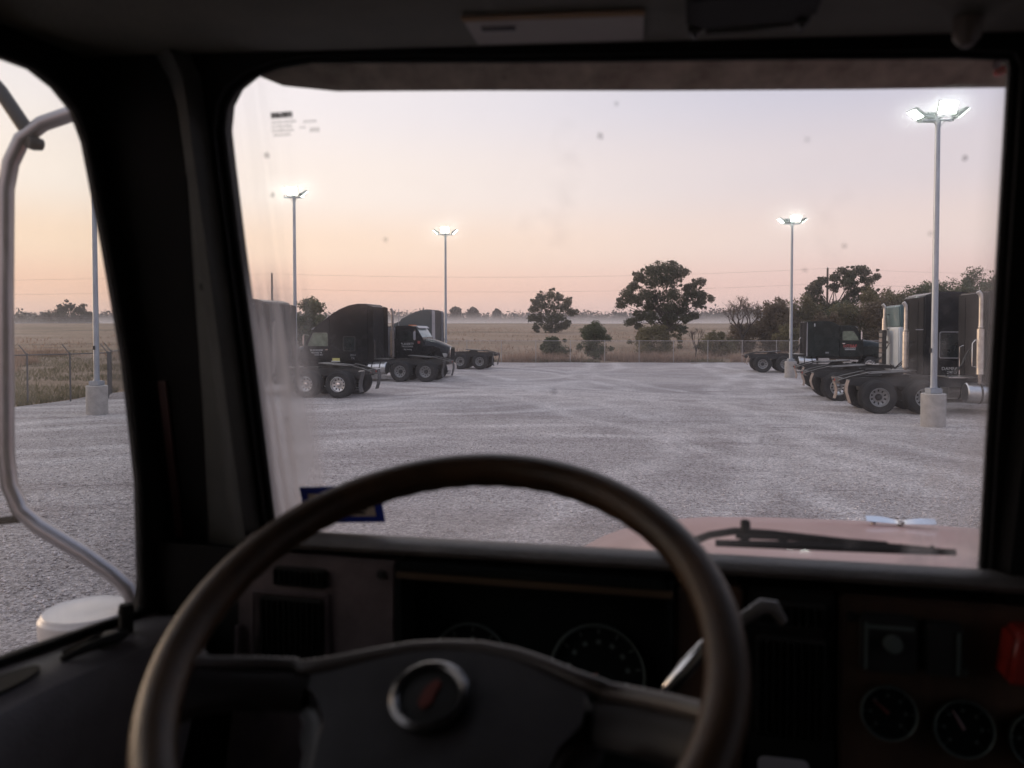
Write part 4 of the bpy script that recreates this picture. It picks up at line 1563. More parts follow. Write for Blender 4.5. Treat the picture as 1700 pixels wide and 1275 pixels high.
    # --- side extenders
    if g('ext'):
        ex0, ex1, ez0, ez1, em = S['ext']
        for sd in (-1, 1):
            mb = MB()
            mb.prism([(ex0, ez0), (ex0 + 0.03, ez1 - 0.08), (ex1, ez1), (ex1, ez0)], XZ, sd * (hs - 0.045), sd * (hs - 0.01), 0.01)
            mb.build("side_extender", em, root)
            if g('ext_edge'):
                mb = MB()
                mb.box(ex0 - 0.012, ex0 + 0.0, sd * (hs - 0.05), sd * (hs - 0.005), ez0 + 0.02, ez1 - 0.12)
                mb.build("extender_edge", S['ext_edge'], root)
    # --- hoses, deck
    bk = xb if roofS else xc
    mb = MB()
    for k, yy in enumerate((-0.18, 0.0, 0.16)):
        ph = []
        for i in range(13):
            t = i / 12
            ph.append((bk - 0.08 - 0.75 * t, yy + 0.05 * math.sin(9 * t + k), 2.05 - 0.1 * k - 0.72 * math.sin(t * math.pi * 0.62) - 0.1 * t + 0.04 * math.sin(14 * t)))
        mb.tube(ph, 0.016, 6)
    mb.build("air_hose", M_HOSE, root)
    mb = MB()
    mb.tube([(bk - 0.14, 0.62, 1.15), (bk - 0.14, 0.62, 2.05), (bk - 0.02, 0.62, 2.1)], 0.018, 6)
    mb.build("grab_bar", M_CHROME, root)
    mb = MB()
    mb.box(bk - 0.85, bk - 0.02, -0.5, 0.5, 1.095, 1.13)
    mb.build("deck_plate", M_ALU, root)
    return root, hc, hs


LG, RG = "trucks parked along the left side of the yard", "trucks parked along the right side of the yard"
# left row, facing left unless noted; the near side of each carries the measured distances
t, hc, hs = tractor("dark sleeper truck at far left, seen through the dirt-streaked windshield edge", (-7.3, 31.15), -1,
                    dict(xb=2.35, xc=4.2, xw=6.0, xh=7.6, paint=M_GLARETINT, zr=3.3, zw=1.9, rim='alu', half=1.16, halfc=1.1,
                         sleeper=[(2.35, 3.70), (2.7, 3.80), (3.2, 3.84), (4.2, 3.72)], cabroof=[(4.6, 3.2), (5.35, 2.75)], shiny_tail=True, ext=(2.1, 2.34, 1.1, 3.66, M_GLARETINT),
                         stacks=[(2.1, 0.92, 1.2, 2.9, M_STACKDARK, True)], door=(4.6, 5.8), doortop=2.65), LG)
roofL2 = [(2.33, 3.84), (2.40, 3.92), (2.9, 3.93), (3.4, 3.84), (3.9, 3.64), (4.4, 3.34)]
t, hc, hs = tractor("black sleeper truck with tall rounded roof, facing left in the second left bay", (-4.96, 40.25), -1,
                    dict(xb=2.32, xc=4.4, xw=5.85, xh=7.5, paint=M_BLACK, zr=3.33, zw=1.80, zf=1.55, rim='grey', half=1.15, halfc=1.10, skirt=True,
                         sleeper=roofL2, cabroof=[(4.85, 3.02), (5.25, 2.70)], crease=2.62, swin=(3.05, 3.65, 1.55, 2.25), swin_dark=True,
                         ext=(2.05, 2.33, 0.98, 3.85, M_BLACK), door=(4.42, 5.70), doortop=2.60, wz=(1.78, 2.46), visormat=M_GREYP, tankmat=M_ALU, tank=1.45, tanklen=0.95,
                         stacks=[]), LG)
for i, (s_, sz_, z_) in enumerate((("BLACKHAW", 0.15, 1.56), ("MIDLAND TX", 0.115, 1.43), ("USDOT 814", 0.10, 1.32))):
    text("door_lettering", s_, sz_, M_TEXTW, t, (5.12 - (0.1 if i == 2 else 0), hc + 0.016, z_), (R(90), 0, R(180)), 0.85)
for i, (s_, z_) in enumerate((("2014", 1.32), ("TX", 1.16))):
    text("sleeper_number", s_, 0.15, M_TEXTG, t, (3.15, hs + 0.014, z_), (R(90), 0, R(180)))
mb = MB()
mb.box(3.85, 4.25, hs + 0.003, hs + 0.012, 1.03, 1.17)
mb.build("warning_label", M_YELLOW, t)
mb = MB()
mb.box(3.83, 4.31, hs + 0.006, hs + 0.012, 0.985, 1.03)
mb.build("warning_label", M_TEXTW, t)
t, hc, hs = tractor("black day cab truck facing right with tall exhaust stack and amber roof lights", (-9.15, 44.2), 1,
                    dict(xb=2.4, xc=2.8, xw=4.35, xh=5.72, paint=M_NAVY, zr=2.82, zw=2.16, zf=1.70, halfc=1.05, cabroof=[(3.55, 2.84), (3.95, 2.78)],
                         door=(3.0, 4.0), doortop=2.70, wz=(2.0, 2.56), sideglass=M_GLASSD, mirror=M_GREYP, roof_lights=True, rim='grey', wsglass=M_GLASSW, visormat=M_GREYP,
                         stacks=[(2.66, -1.04, 1.15, 3.75, M_STACKDARK, True)], ext=None), LG)
mb = MB()
mb.box(2.18, 2.52, -0.98, 0.98, 1.15, 2.72, 0.04)
mb.build("headache_rack", M_GREYP, t)
mb = MB()
mb.box(1.98, 2.15, -0.95, 0.95, 1.12, 2.80, 0.02)
mb.build("rear_panel", M_FRAME, t)
mb = MB()
mb.tube([(2.9, -0.7, 2.83), (2.9, -0.7, 3.75)], 0.022, 6)
mb.build("antenna", M_GREYP, t)
text("door_lettering", "BLAHERTY", 0.19, M_TEXTW, t, (3.5, -hc - 0.016, 1.83), (R(90), 0, 0), 0.8)
text("door_lettering", "TRUCKING", 0.10, M_TEXTW, t, (3.5, -hc - 0.016, 1.69), (R(90), 0, 0), 1.3)
text("door_lettering", "- Big Hauling", 0.10, M_TEXTW, t, (3.5, -hc - 0.016, 1.54), (R(90), 0, 0))
mb = MB()
mb.box(4.08, 4.22, -hc - 0.016, -hc - 0.003, 1.86, 2.0)
mb.build("flag_decal", M_TEXTR, t)
t, hc, hs = tractor("dark teal sleeper truck with sloping roof and pale rear extenders, last in the left row", (-2.78, 52.8), -1,
                    dict(xb=2.62, xc=4.8, xw=6.3, xh=7.9, paint=M_TEAL, zr=3.2, zw=1.85, rim='grey', sleeper=[(2.62, 3.95), (3.0, 3.97), (3.7, 3.82), (4.8, 3.30)],
                         cabroof=[(5.4, 2.95), (5.7, 2.7)], ext=(2.36, 2.61, 1.0, 3.93, M_GREYP), ext_edge=M_FRAME, door=(4.95, 6.1), doortop=2.6), LG)
mb = MB()
mb.box(2.50, 2.61, -0.9, 0.9, 1.3, 3.85, 0.01)
mb.build("rear_wall_panel", M_FRAME, t)

# right row, facing right
t, hc, hs = tractor("dark truck nearest on the right with silver fuel tank and exhaust stack", (12.06, 25.3), 1,
                    dict(xb=2.4, xc=4.9, xw=6.4, xh=8.2, paint=M_GLARETINT, zr=3.0, zw=1.9, rim='grey', half=1.16, sleeper=[(2.4, 3.80), (3.2, 3.84), (4.2, 3.80), (4.9, 3.5)],
                         tank=1.90, tanklen=1.3, flap=M_FLAPT, stacks=[(2.26, -1.02, 1.25, 3.78, M_STACK, True)], flaplen=0.9, cabroof=[(5.5, 3.0), (5.8, 2.75)]), RG)
mb = MB()
mb.tube([(2.20, -1.04, 1.45), (2.02, -1.04, 1.5), (2.02, -1.04, 2.2), (2.1, -1.04, 2.3), (2.2, -1.04, 2.3)], 0.016, 6)
mb.build("grab_handle", M_CHROME, t)
mb = MB()
mb.box(2.60, 2.70, -1.175, -1.158, 2.95, 3.05, 0.005)
mb.build("reflector", M_REDL, t)
t, hc, hs = tractor("tall black sleeper truck directly behind the near right lamp post", (12.58, 29.6), 1,
                    dict(xb=2.22, xc=4.1, xw=6.0, xh=7.8, paint=M_NAVY, zr=3.86, zw=1.9, rim='alu', half=1.17, halfc=1.12, sleeper=[(2.22, 3.84), (2.6, 3.96), (3.1, 3.99), (3.6, 3.95), (4.1, 3.86)],
                         cabroof=[(4.7, 3.8), (5.5, 2.75)], swin=(2.75, 3.45, 1.62, 2.52), crease=2.62, flap=M_FLAPT, flaplen=0.75,
                         stacks=[(1.66, -1.0, 1.25, 3.60, M_STACK, True)], door=(4.5, 5.8), doortop=2.65), RG)
text("sleeper_lettering", "DAMFAL", 0.16, M_TEXTW, t, (3.12, -hs - 0.014, 1.22), (R(90), 0, 0))
text("sleeper_lettering", "20047", 0.14, M_TEXTW, t, (3.16, -hs - 0.014, 1.08), (R(90), 0, 0))
mb = MB()
mb.box(1.95, 2.2, -hs + 0.01, -hs + 0.04, 2.60, 2.635)
mb.build("trim_bar", M_GREYP, t)
t, hc, hs = tractor("white day cab truck with pale teal roof fairing and twin stacks in the right row", (13.95, 34.2), 1,
                    dict(xb=2.2, xc=2.24, xw=4.4, xh=6.0, paint=M_WHITE, zr=2.72, zw=1.9, rim='grey', flap=M_FLAPT, flaplen=0.75, halfc=1.08,
                         fairing=[(2.30, 2.73), (2.26, 3.62), (2.45, 3.68), (3.1, 3.55), (3.5, 3.2), (3.75, 2.76)], fairmat=M_TEALPALE, sideglass=M_GLASSD, door=(2.95, 4.2), doortop=2.6,
                         stacks=[(2.10, 0.42, 2.35, 3.72, M_STACK, True)]), RG)
mb = MB()
mb.box(1.84, 2.0, -0.25, 0.30, 1.12, 2.60, 0.02)
hr = mb.build("headache_rack", M_FRAME, t)
for k in range(6):
    mb = MB()
    mb.box(1.825, 1.838, -0.20, 0.25, 1.20 + 0.22 * k, 1.36 + 0.22 * k, 0.004)
    mb.build("rack_panel", M_FLAPT if k % 2 == 0 else M_ALU, hr)
mb = MB()
mb.box(2.75, 3.05, -1.095, -1.078, 1.92, 2.46, 0.004)
mb.build("rear_quarter_window", M_GLASSD, t)
t, hc, hs = tractor("black flat-top sleeper truck with red and white door lettering, last in the right row", (15.95, 48.75), 1,
                    dict(xb=1.9, xc=3.75, xw=5.1, xh=6.6, paint=M_GREENB, zr=2.86, zw=2.05, zf=1.75, rim='grey', half=1.15, halfc=1.05, flap=M_FLAPT, flaplen=0.7,
                         sleeper=[(1.9, 3.12), (3.1, 3.13), (3.45, 3.05), (3.75, 2.86)], cabroof=[(4.4, 2.88), (4.7, 2.80)], wz=(1.98, 2.52), doortop=2.72, door=(3.85, 4.95), tank=1.45, tanklen=1.0,
                         ext=(1.86, 1.93, 1.0, 3.08, M_GREYP), stacks=[], axle=5.5), RG)
text("door_lettering", "HTB&F", 0.26, M_TEXTR, t, (4.38, -hc - 0.016, 1.62), (R(90), 0, 0), 1.0)
text("door_lettering", "HAULING", 0.12, M_TEXTW, t, (4.38, -hc - 0.018, 1.50), (R(90), 0, 0), 1.2)
mb = MB()
mb.box(4.08, 4.68, -hc - 0.015, -hc - 0.003, 1.40, 1.43)
mb.build("lettering_rule", M_TEXTW, t)
mb = MB()
mb.box(2.30, 2.36, -hs - 0.012, -hs + 0.003, 2.80, 2.98, 0.004)
mb.build("reflector", M_TEXTW, t)
mb = MB()
mb.box(2.95, 3.15, -hs - 0.008, -hs + 0.003, 1.18, 1.28, 0.003)
mb.build("number_plate", M_TEXTG, t)


# ------------------------------------------------------------------ the cab we sit in
# cab frame: u to the right, v forward along the truck, w up from the eye; the truck points 13 degrees right of the view
cab = thing("semi_truck_cab", "dark cab interior seen from the driver's seat, with steering wheel, dashboard and faded red hood", "truck", (0, 0, 0), R(-13))
ELOC = (0, 0, EYE)


def cb(mb, name, m, parent=cab, ang=40):
    o = mb.build(name, m, parent, ELOC if parent is cab else (0, 0, 0), ang)
    return o


def ws(u, t, off=0.0):
    """point of the windshield plane: t runs up the glass, off towards the cab"""
    return Vector((u, 1.0 - 0.14 * t - off * 0.975, -0.285 + 0.62 * t - off * 0.22))


OPEN = [(-0.584, 0.023), (-0.583, 0.201), (-0.581, 0.443), (-0.581, 0.644), (-0.580, 0.787), (-0.579, 0.861), (-0.571, 0.908), (-0.556, 0.938), (-0.530, 0.961), (-0.492, 0.977), (-0.446, 0.982),
        (-0.400, 0.977), (-0.166, 0.951), (0.09, 0.926), (0.26, 0.908), (0.305, 0.900), (0.312, 0.880), (0.321, 0.508), (0.327, 0.251), (0.333, 0.02), (0.333, -0.05), (0.10, -0.055), (-0.19, -0.06), (-0.50, -0.055), (-0.584, -0.05)]
CX = 0.38             # centre line of the cab


def ring_in_plane(mb, loop, outer, fn, o0, o1):
    """slab between an opening and an outer rectangle (x0, x1, y0, y1)"""
    cx = sum(p[0] for p in loop) / len(loop)
    cy_ = sum(p[1] for p in loop) / len(loop)
    x0, x1, y0, y1 = outer
    lp = []
    # make sure the corners of the outer rectangle are kept
    for i, p in enumerate(loop):
        lp.append(p)
        q = loop[(i + 1) % len(loop)]
        for k in range(1, 4):
            lp.append((p[0] + (q[0] - p[0]) * k / 4, p[1] + (q[1] - p[1]) * k / 4))
    ou = []
    for x, y in lp:
        dx, dy = x - cx, y - cy_
        s = 1e9
        if dx > 1e-9:
            s = min(s, (x1 - cx) / dx)
        if dx < -1e-9:
            s = min(s, (x0 - cx) / dx)
        if dy > 1e-9:
            s = min(s, (y1 - cy_) / dy)
        if dy < -1e-9:
            s = min(s, (y0 - cy_) / dy)
        ou.append((cx + dx * s, cy_ + dy * s))
    A = [[mb.bm.verts.new(fn(x, y, o)) for x, y in pl] for pl, o in ((lp, o0), (lp, o1), (ou, o1), (ou, o0))]
    n = len(lp)
    fs = []
    for i in range(n):
        j = (i + 1) % n
        for k in range(4):
            a_, b_ = A[k], A[(k + 1) % 4]
            fs.append(mb.face([a_[i], a_[j], b_[j], b_[i]]))
    bmesh.ops.recalc_face_normals(mb.bm, faces=[q for q in fs if q])


mirror = lambda lp: [(2 * CX - x, y) for x, y in lp][::-1]
mb = MB()
ring_in_plane(mb, OPEN, (-0.741, CX - 0.001, -0.6, 1.35), ws, -0.03, 0.012)
ring_in_plane(mb, mirror(OPEN), (CX + 0.001, 2 * CX + 0.741, -0.6, 1.35), ws, -0.03, 0.012)
frame = cb(mb, "windshield_frame", M_TRIM)
mb = MB()
mb.tube([ws(u, t, -0.004) for u, t in OPEN], 0.007, 8, closed=True)
mb.tube([ws(u, t, -0.004) for u, t in mirror(OPEN)], 0.007, 8, closed=True)
cb(mb, "window_gasket", M_TRIM)
mb = MB()
mb.loft([[ws(u, t, o) for u, o in ((CX - 0.042, 0.013), (CX - 0.036, 0.035), (CX + 0.036, 0.035), (CX + 0.042, 0.013))] for t in (-0.06, 0.3, 0.6, 0.93)])
cb(mb, "divider_post", M_TRIM)


LAMP_GLARE = 0.03


def make_windshield_glass():
    """clear pane with a film of road dust, dried streaks along the pillar and specks"""
    m = bpy.data.materials.new("dusty_windshield_glass")
    m.use_nodes = True
    nt = m.node_tree
    L = nt.links
    for n in list(nt.nodes):
        nt.nodes.remove(n)

    def N(t, **k):
        n = nt.nodes.new(t)
        for a, v_ in k.items():
            setattr(n, a, v_)
        return n

    def ma(op, a, b=None, c=None, clamp=False):
        n = N("ShaderNodeMath", operation=op, use_clamp=clamp)
        for i, v_ in enumerate((a, b, c)):
            if v_ is None:
                continue
            if isinstance(v_, (int, float)):
                n.inputs[i].default_value = v_
            else:
                L.new(v_, n.inputs[i])
        return n.outputs[0]

    def mr(x, a, b, c=0.0, d=1.0, smooth=True):
        n = N("ShaderNodeMapRange", interpolation_type='SMOOTHSTEP' if smooth else 'LINEAR')
        L.new(x, n.inputs[0])
        for i, v_ in enumerate((a, b, c, d)):
            n.inputs[i + 1].default_value = v_
        return n.outputs[0]

    def nz(scale, st, det=5, rough=0.6, dist=0.0):
        mp = N("ShaderNodeMapping")
        mp.inputs["Scale"].default_value = st
        L.new(tcn.outputs["Object"], mp.inputs[0])
        n = N("ShaderNodeTexNoise")
        n.inputs["Scale"].default_value = scale
        n.inputs["Detail"].default_value = det
        n.inputs["Roughness"].default_value = rough
        n.inputs["Distortion"].default_value = dist
        L.new(mp.outputs[0], n.inputs["Vector"])
        return n.outputs[0]
    tcn = N("ShaderNodeTexCoord")
    sp = N("ShaderNodeSeparateXYZ")
    L.new(tcn.outputs["Object"], sp.inputs[0])
    U, W = sp.outputs[0], sp.outputs[2]
    edge = mr(U, -0.475, -0.542)                                   # dirt the wiper never reaches
    low = mr(W, 0.10, 0.0, 0.10, 1.0)
    streak = mr(nz(1.0, (62, 1, 2.2), 3, 0.5), 0.38, 0.66, 0.25, 1.0)
    e1 = ma('MULTIPLY', ma('MULTIPLY', edge, low), streak)
    band = ma('MULTIPLY', mr(U, -0.498, -0.506), mr(W, 0.02, -0.03, 0.0, 1.0))   # hard-edged dried wiper line
    band = ma('MULTIPLY', band, mr(nz(6, (1, 1, 1), 4), 0.3, 0.7, 0.5, 1.0))
    film = mr(nz(3.5, (1, 1, 1.4), 6, 0.65, 0.4), 0.35, 0.75, 0.003, 0.018)
    blot = mr(nz(9.0, (1, 1, 1), 3, 0.5), 0.62, 0.78, 0.0, 0.045)
    redge = ma('MULTIPLY', mr(U, 0.285, 0.335), 0.22)
    rblot = ma('MULTIPLY', ma('MULTIPLY', mr(U, 0.20, 0.26), mr(W, 0.08, 0.0)), mr(nz(16, (1, 1, .6), 4), 0.48, 0.72, 0.0, 0.22))
    bot = ma('MULTIPLY', mr(W, -0.215, -0.275), mr(U, 0.15, -0.2, 0.02, 0.22))
    d_ = ma('ADD', ma('ADD', ma('MULTIPLY', e1, 0.50), ma('MULTIPLY', band, 0.30)), ma('ADD', film, blot))
    d_ = ma('ADD', d_, ma('ADD', redge, ma('ADD', rblot, bot)), clamp=True)
    # specks
    vo = N("ShaderNodeTexVoronoi")
    vo.inputs["Scale"].default_value = 24
    L.new(tcn.outputs["Object"], vo.inputs["Vector"])
    sc_ = N("ShaderNodeSeparateColor")
    L.new(vo.outputs["Color"], sc_.inputs[0])
    speck = ma('MULTIPLY', mr(vo.outputs["Distance"], 0.13, 0.05), mr(sc_.outputs[0], 0.84, 0.90))
    speck = ma('MULTIPLY', speck, 0.16)
    df = N("ShaderNodeBsdfDiffuse")
    df.inputs[0].default_value = (0.50, 0.47, 0.45, 1)
    tl = N("ShaderNodeBsdfTranslucent")
    tl.inputs[0].default_value = (0.62, 0.58, 0.55, 1)
    dm = N("ShaderNodeMixShader")
    dm.inputs[0].default_value = 0.85
    L.new(df.outputs[0], dm.inputs[1])
    L.new(tl.outputs[0], dm.inputs[2])
    dk = N("ShaderNodeBsdfDiffuse")
    dk.inputs[0].default_value = (0.05, 0.045, 0.045, 1)
    tr = N("ShaderNodeBsdfTransparent")
    tr.inputs[0].default_value = (0.985, 0.99, 0.985, 1)
    gl = N("ShaderNodeBsdfGlossy")
    gl.inputs["Roughness"].default_value = 0.02
    fr = N("ShaderNodeFresnel")
    fr.inputs[0].default_value = 1.25
    m1 = N("ShaderNodeMixShader")
    L.new(fr.outputs[0], m1.inputs[0])
    L.new(tr.outputs[0], m1.inputs[1])
    L.new(gl.outputs[0], m1.inputs[2])
    # forward scatter added to the pane to imitate a lens halo round the lamps
    gr_ = N("ShaderNodeBsdfRefraction")
    gr_.inputs["IOR"].default_value = 1.03
    gr_.inputs["Roughness"].default_value = 0.62
    mg = N("ShaderNodeMixShader")
    mg.inputs[0].default_value = LAMP_GLARE
    L.new(m1.outputs[0], mg.inputs[1])
    L.new(gr_.outputs[0], mg.inputs[2])
    m2 = N("ShaderNodeMixShader")
    L.new(d_, m2.inputs[0])
    L.new(mg.outputs[0], m2.inputs[1])
    L.new(dm.outputs[0], m2.inputs[2])
    m3 = N("ShaderNodeMixShader")
    L.new(speck, m3.inputs[0])
    L.new(m2.outputs[0], m3.inputs[1])
    L.new(dk.outputs[0], m3.inputs[2])
    L.new(m3.outputs[0], N("ShaderNodeOutputMaterial").inputs[0])
    return m


M_WS = make_windshield_glass()


def plainglass(name):
    m = bpy.data.materials.new(name)
    m.use_nodes = True
    nt = m.node_tree
    p = nt.nodes["Principled BSDF"]
    tr = nt.nodes.new("ShaderNodeBsdfTransparent")
    tr.inputs[0].default_value = (0.98, 0.99, 0.98, 1)
    gl = nt.nodes.new("ShaderNodeBsdfGlossy")
    gl.inputs["Roughness"].default_value = 0.02
    fr = nt.nodes.new("ShaderNodeFresnel")
    fr.inputs[0].default_value = 1.25
    mx = nt.nodes.new("ShaderNodeMixShader")
    nt.links.new(fr.outputs[0], mx.inputs[0])
    nt.links.new(tr.outputs[0], mx.inputs[1])
    nt.links.new(gl.outputs[0], mx.inputs[2])
    df = nt.nodes.new("ShaderNodeBsdfTranslucent")
    df.inputs[0].default_value = (0.6, 0.57, 0.54, 1)
    t = nt.nodes.new("ShaderNodeTexCoord")
    nz = nt.nodes.new("ShaderNodeTexNoise")
    nz.inputs["Scale"].default_value = 5
    nz.inputs["Detail"].default_value = 6
    nt.links.new(t.outputs["Object"], nz.inputs["Vector"])
    mr_ = nt.nodes.new("ShaderNodeMapRange")
    mr_.inputs[1].default_value, mr_.inputs[2].default_value, mr_.inputs[3].default_value, mr_.inputs[4].default_value = 0.35, 0.75, 0.01, 0.06
    nt.links.new(nz.outputs[0], mr_.inputs[0])
    m2 = nt.nodes.new("ShaderNodeMixShader")
    nt.links.new(mr_.outputs[0], m2.inputs[0])
    nt.links.new(mx.outputs[0], m2.inputs[1])
    nt.links.new(df.outputs[0], m2.inputs[2])
    nt.links.new(m2.outputs[0], nt.nodes["Material Output"].inputs[0])
    nt.nodes.remove(p)
    return m


M_SG = plainglass("side_window_glass")


def pane(lp, o0, o1, grow=0.012):
    mb_ = MB()
    pts_ = offset_poly(lp, grow)
    A = [mb_.bm.verts.new(ws(u, t, o0)) for u, t in pts_]
    B = [mb_.bm.verts.new(ws(u, t, o1)) for u, t in pts_]
    mb_.face(A)
    mb_.face(B[::-1])
    n = len(A)
    for i in range(n):
        mb_.face([A[i], A[(i + 1) % n], B[(i + 1) % n], B[i]])
    return mb_


# the windshield: two panes split by the post
wsh = cb(pane(OPEN, -0.016, -0.0155), "windshield", M_WS)
cb(pane(mirror(OPEN), -0.016, -0.0155), "windshield", M_SG)


def on_glass(mb_, u0, u1, t0, t1, off=-0.0145, tilt=0.0, th=0.0012):
    cu, ct = (u0 + u1) / 2, (t0 + t1) / 2
    c, s = math.cos(tilt), math.sin(tilt)
    pts_ = []
    for a_, b_ in ((u0, t0), (u1, t0), (u1, t1), (u0, t1)):
        x, y = a_ - cu, (b_ - ct) * 0.6356
        pts_.append((cu + x * c - y * s, ct + (x * s + y * c) / 0.6356))
    A = [mb_.bm.verts.new(ws(u, t, off)) for u, t in pts_]
    B = [mb_.bm.verts.new(ws(u, t, off + th)) for u, t in pts_]
    mb_.face(A)
    mb_.face(B[::-1])
    for i in range(4):
        mb_.face([A[i], A[(i + 1) % 4], B[(i + 1) % 4], B[i]])


# registration sticker (blue border, cream centre) and a faded printed label on the glass
TL = R(4)
mb = MB()
on_glass(mb, -0.536, -0.415, 0.018, 0.104, -0.0145, TL)
stk = cb(mb, "window_sticker", M_STKB, wsh)
mb = MB()
on_glass(mb, -0.524, -0.427, 0.034, 0.088, -0.013, TL)
cb(mb, "sticker_paper", M_STKC, wsh)
mb = MB()
for u0, u1, t0, t1 in ((-0.452, -0.438, 0.052, 0.066), (-0.515, -0.478, 0.070, 0.076), (-0.51, -0.47, 0.056, 0.062), (-0.47, -0.44, 0.042, 0.047)):
    on_glass(mb, u0, u1, t0, t1, -0.0115, TL)
cb(mb, "sticker_print", M_INK, wsh)["kind"] = "stuff"
mb = MB()
on_glass(mb, -0.513, -0.484, 0.878, 0.889)
cb(mb, "printed_label", M_PRINT, wsh)
mb = MB()
for u0, u1, t0, t1 in ((-0.513, -0.480, 0.868, 0.873), (-0.514, -0.486, 0.860, 0.865), (-0.514, -0.484, 0.852, 0.857), (-0.513, -0.489, 0.844, 0.849), (-0.470, -0.453, 0.866, 0.871), (-0.476, -0.468, 0.856, 0.860),
                       (-0.463, -0.450, 0.848, 0.856)):
    on_glass(mb, u0, u1, t0, t1)
cb(mb, "printed_label", M_PRINTF, wsh)["kind"] = "stuff"
# dried bug marks
for u0, t0, r in ((-0.527, 0.809, 0.0042), (-0.526, 0.732, 0.0035), (-0.105, 0.811, 0.0042), (0.277, 0.744, 0.0035)):
    mb = MB()
    pl = []
    for k in range(9):
        an = 2 * math.pi * k / 9
        rr = r * random.uniform(0.7, 1.2)
        pl.append((u0 + math.cos(an) * rr, t0 + math.sin(an) * rr / 0.6356))
    mb.prism(pl, lambda p, q, d: ws(p, q, d), -0.0175, -0.0165)
    cb(mb, "bug_mark", M_BUG, wsh)

# grey pillar trim beside the windshield
mb = MB()
secs = []
for t, ul, ur in ((-0.12, -0.69, -0.591), (0.02, -0.675, -0.591), (0.25, -0.658, -0.590), (0.52, -0.642, -0.588), (0.75, -0.628, -0.587), (0.88, -0.622, -0.586), (0.96, -0.632, -0.586), (1.06, -0.66, -0.61)):
    secs.append([ws(ul, t, 0.010), ws(ul + 0.006, t, 0.017), ws((ul + ur) / 2, t, 0.022), ws(ur - 0.022, t, 0.036), ws(ur - 0.008, t, 0.038), ws(ur, t, 0.010)])
mb.loft(secs)
pil = cb(mb, "pillar_trim", M_PGREY)
mb = MB()
mb.bm.free()
for u0, t0 in ((-0.606, 0.785), (-0.609, 0.56)):
    mb = MB()
    mb.lathe([(0.006, 0), (0.006, 0.004), (0.001, 0.0045)], ws(u0, t0, 0.031), (0, -1, -0.2), 10)
    cb(mb, "screw", M_HOLE, pil)

# left door: frame round the side window, ledge and lower panel
DU = -0.74
DOPEN = [(-0.55, -0.33), (0.2, -0.343), (0.702, -0.363), (0.86, -0.381), (0.920, -0.389), (0.934, -0.383), (0.937, -0.36), (0.934, -0.21), (0.912, -0.043), (0.877, 0.115), (0.847, 0.235), (0.829, 0.270), (0.80, 0.290),
         (0.766, 0.301), (0.717, 0.300), (-0.55, 0.30)]
dfn = lambda p, q, d: Vector((DU - d, p, q))
mb = MB()
ring_in_plane(mb, DOPEN, (-0.85, 1.06, -1.35, 0.62), dfn, 0.0, 0.014)
door = cb(mb, "door", M_TRIM)
mb = MB()
pts_ = offset_poly(DOPEN, 0.012)
mb.prism(pts_, lambda p, q, d: (DU - d, p, q), 0.007, 0.0075)
cb(mb, "window_glass", M_SG, door)
mb = MB()
mb.tube([dfn(p, q, 0.004) for p, q in offset_poly(DOPEN, 0.006)], 0.006, 8, closed=True)
cb(mb, "window_gasket", M_TRIM, door)
mb = MB()
secs = []
for v_, w_ in ((-0.8, -0.332), (0.2, -0.351), (0.7, -0.371), (0.9, -0.394), (0.98, -0.402)):
    secs.append([(DU + 0.002, v_, w_), (DU + 0.06, v_, w_ - 0.002), (DU + 0.078, v_, w_ - 0.010), (DU + 0.086, v_, w_ - 0.03), (DU + 0.080, v_, w_ - 0.08), (DU + 0.06, v_, w_ - 0.30), (DU + 0.055, v_, w_ - 0.9), (DU + 0.002, v_, w_ - 0.9)])
mb.loft(secs)
cb(mb, "door_panel", mat("door_panel_vinyl", (0.24, 0.22, 0.225), 0.38, var=0.2, scale=9, bump=0.15, bscale=260), door)
mb = MB()
pl = [(DU + 0.042 + 0.019 * math.cos(2 * math.pi * k / 20), 0.655 + 0.055 * math.sin(2 * math.pi * k / 20)) for k in range(20)]
mb.prism(pl, lambda p, q, d: (p, q, -0.370 + 0.04 * (0.655 - q) + d), 0.0, 0.004)
cb(mb, "pull_recess", M_HOLE, door)
mb = MB()
mb.tube([(DU + 0.045, 0.74, -0.374), (DU + 0.055, 0.77, -0.370), (DU + 0.060, 0.81, -0.374), (DU + 0.052, 0.835, -0.380)], [0.004, 0.006, 0.007, 0.004], 8)
mb.tube([(DU + 0.030, 0.76, -0.376), (DU + 0.036, 0.80, -0.374), (DU + 0.032, 0.84, -0.384)], 0.004, 8)
cb(mb, "door_lever", M_HOLE, door)
mb = MB()
mb.box(DU + 0.030, DU + 0.060, 0.79, 0.83, -0.384, -0.374, 0.004)
cb(mb, "lever_plate", M_DASHT, door)
mb = MB()
mb.lathe([(0.009, 0), (0.008, 0.022), (0.010, 0.026), (0.008, 0.036), (0.001, 0.037)], (DU + 0.03, 0.862, -0.390), (0, 0, 1), 14)
cb(mb, "lock_button", M_HOLE, door)
mb = MB()
mb.loft([[ws(u, t, 0.0125), ws(u + 0.012, t, 0.0125), ws(u + 0.012, t, 0.016), ws(u, t, 0.016)] for t, u in ((-0.02, -0.728), (0.35, -0.715))])
cb(mb, "jamb_strip", M_REDP)

# roof lining, header, rear wall, passenger door, floor
LINE = ((0.872, 0.336), (0.860, 0.320), (0.842, 0.309), (0.70, 0.304), (0.60, 0.33), (0.45, 0.42), (0.1, 0.50), (-0.7, 0.55))


def sag(u):
    d = min(u + 0.5, 2 * CX - u + 0.5)
    return 0.018 - 0.055 * max(-0.2, d)


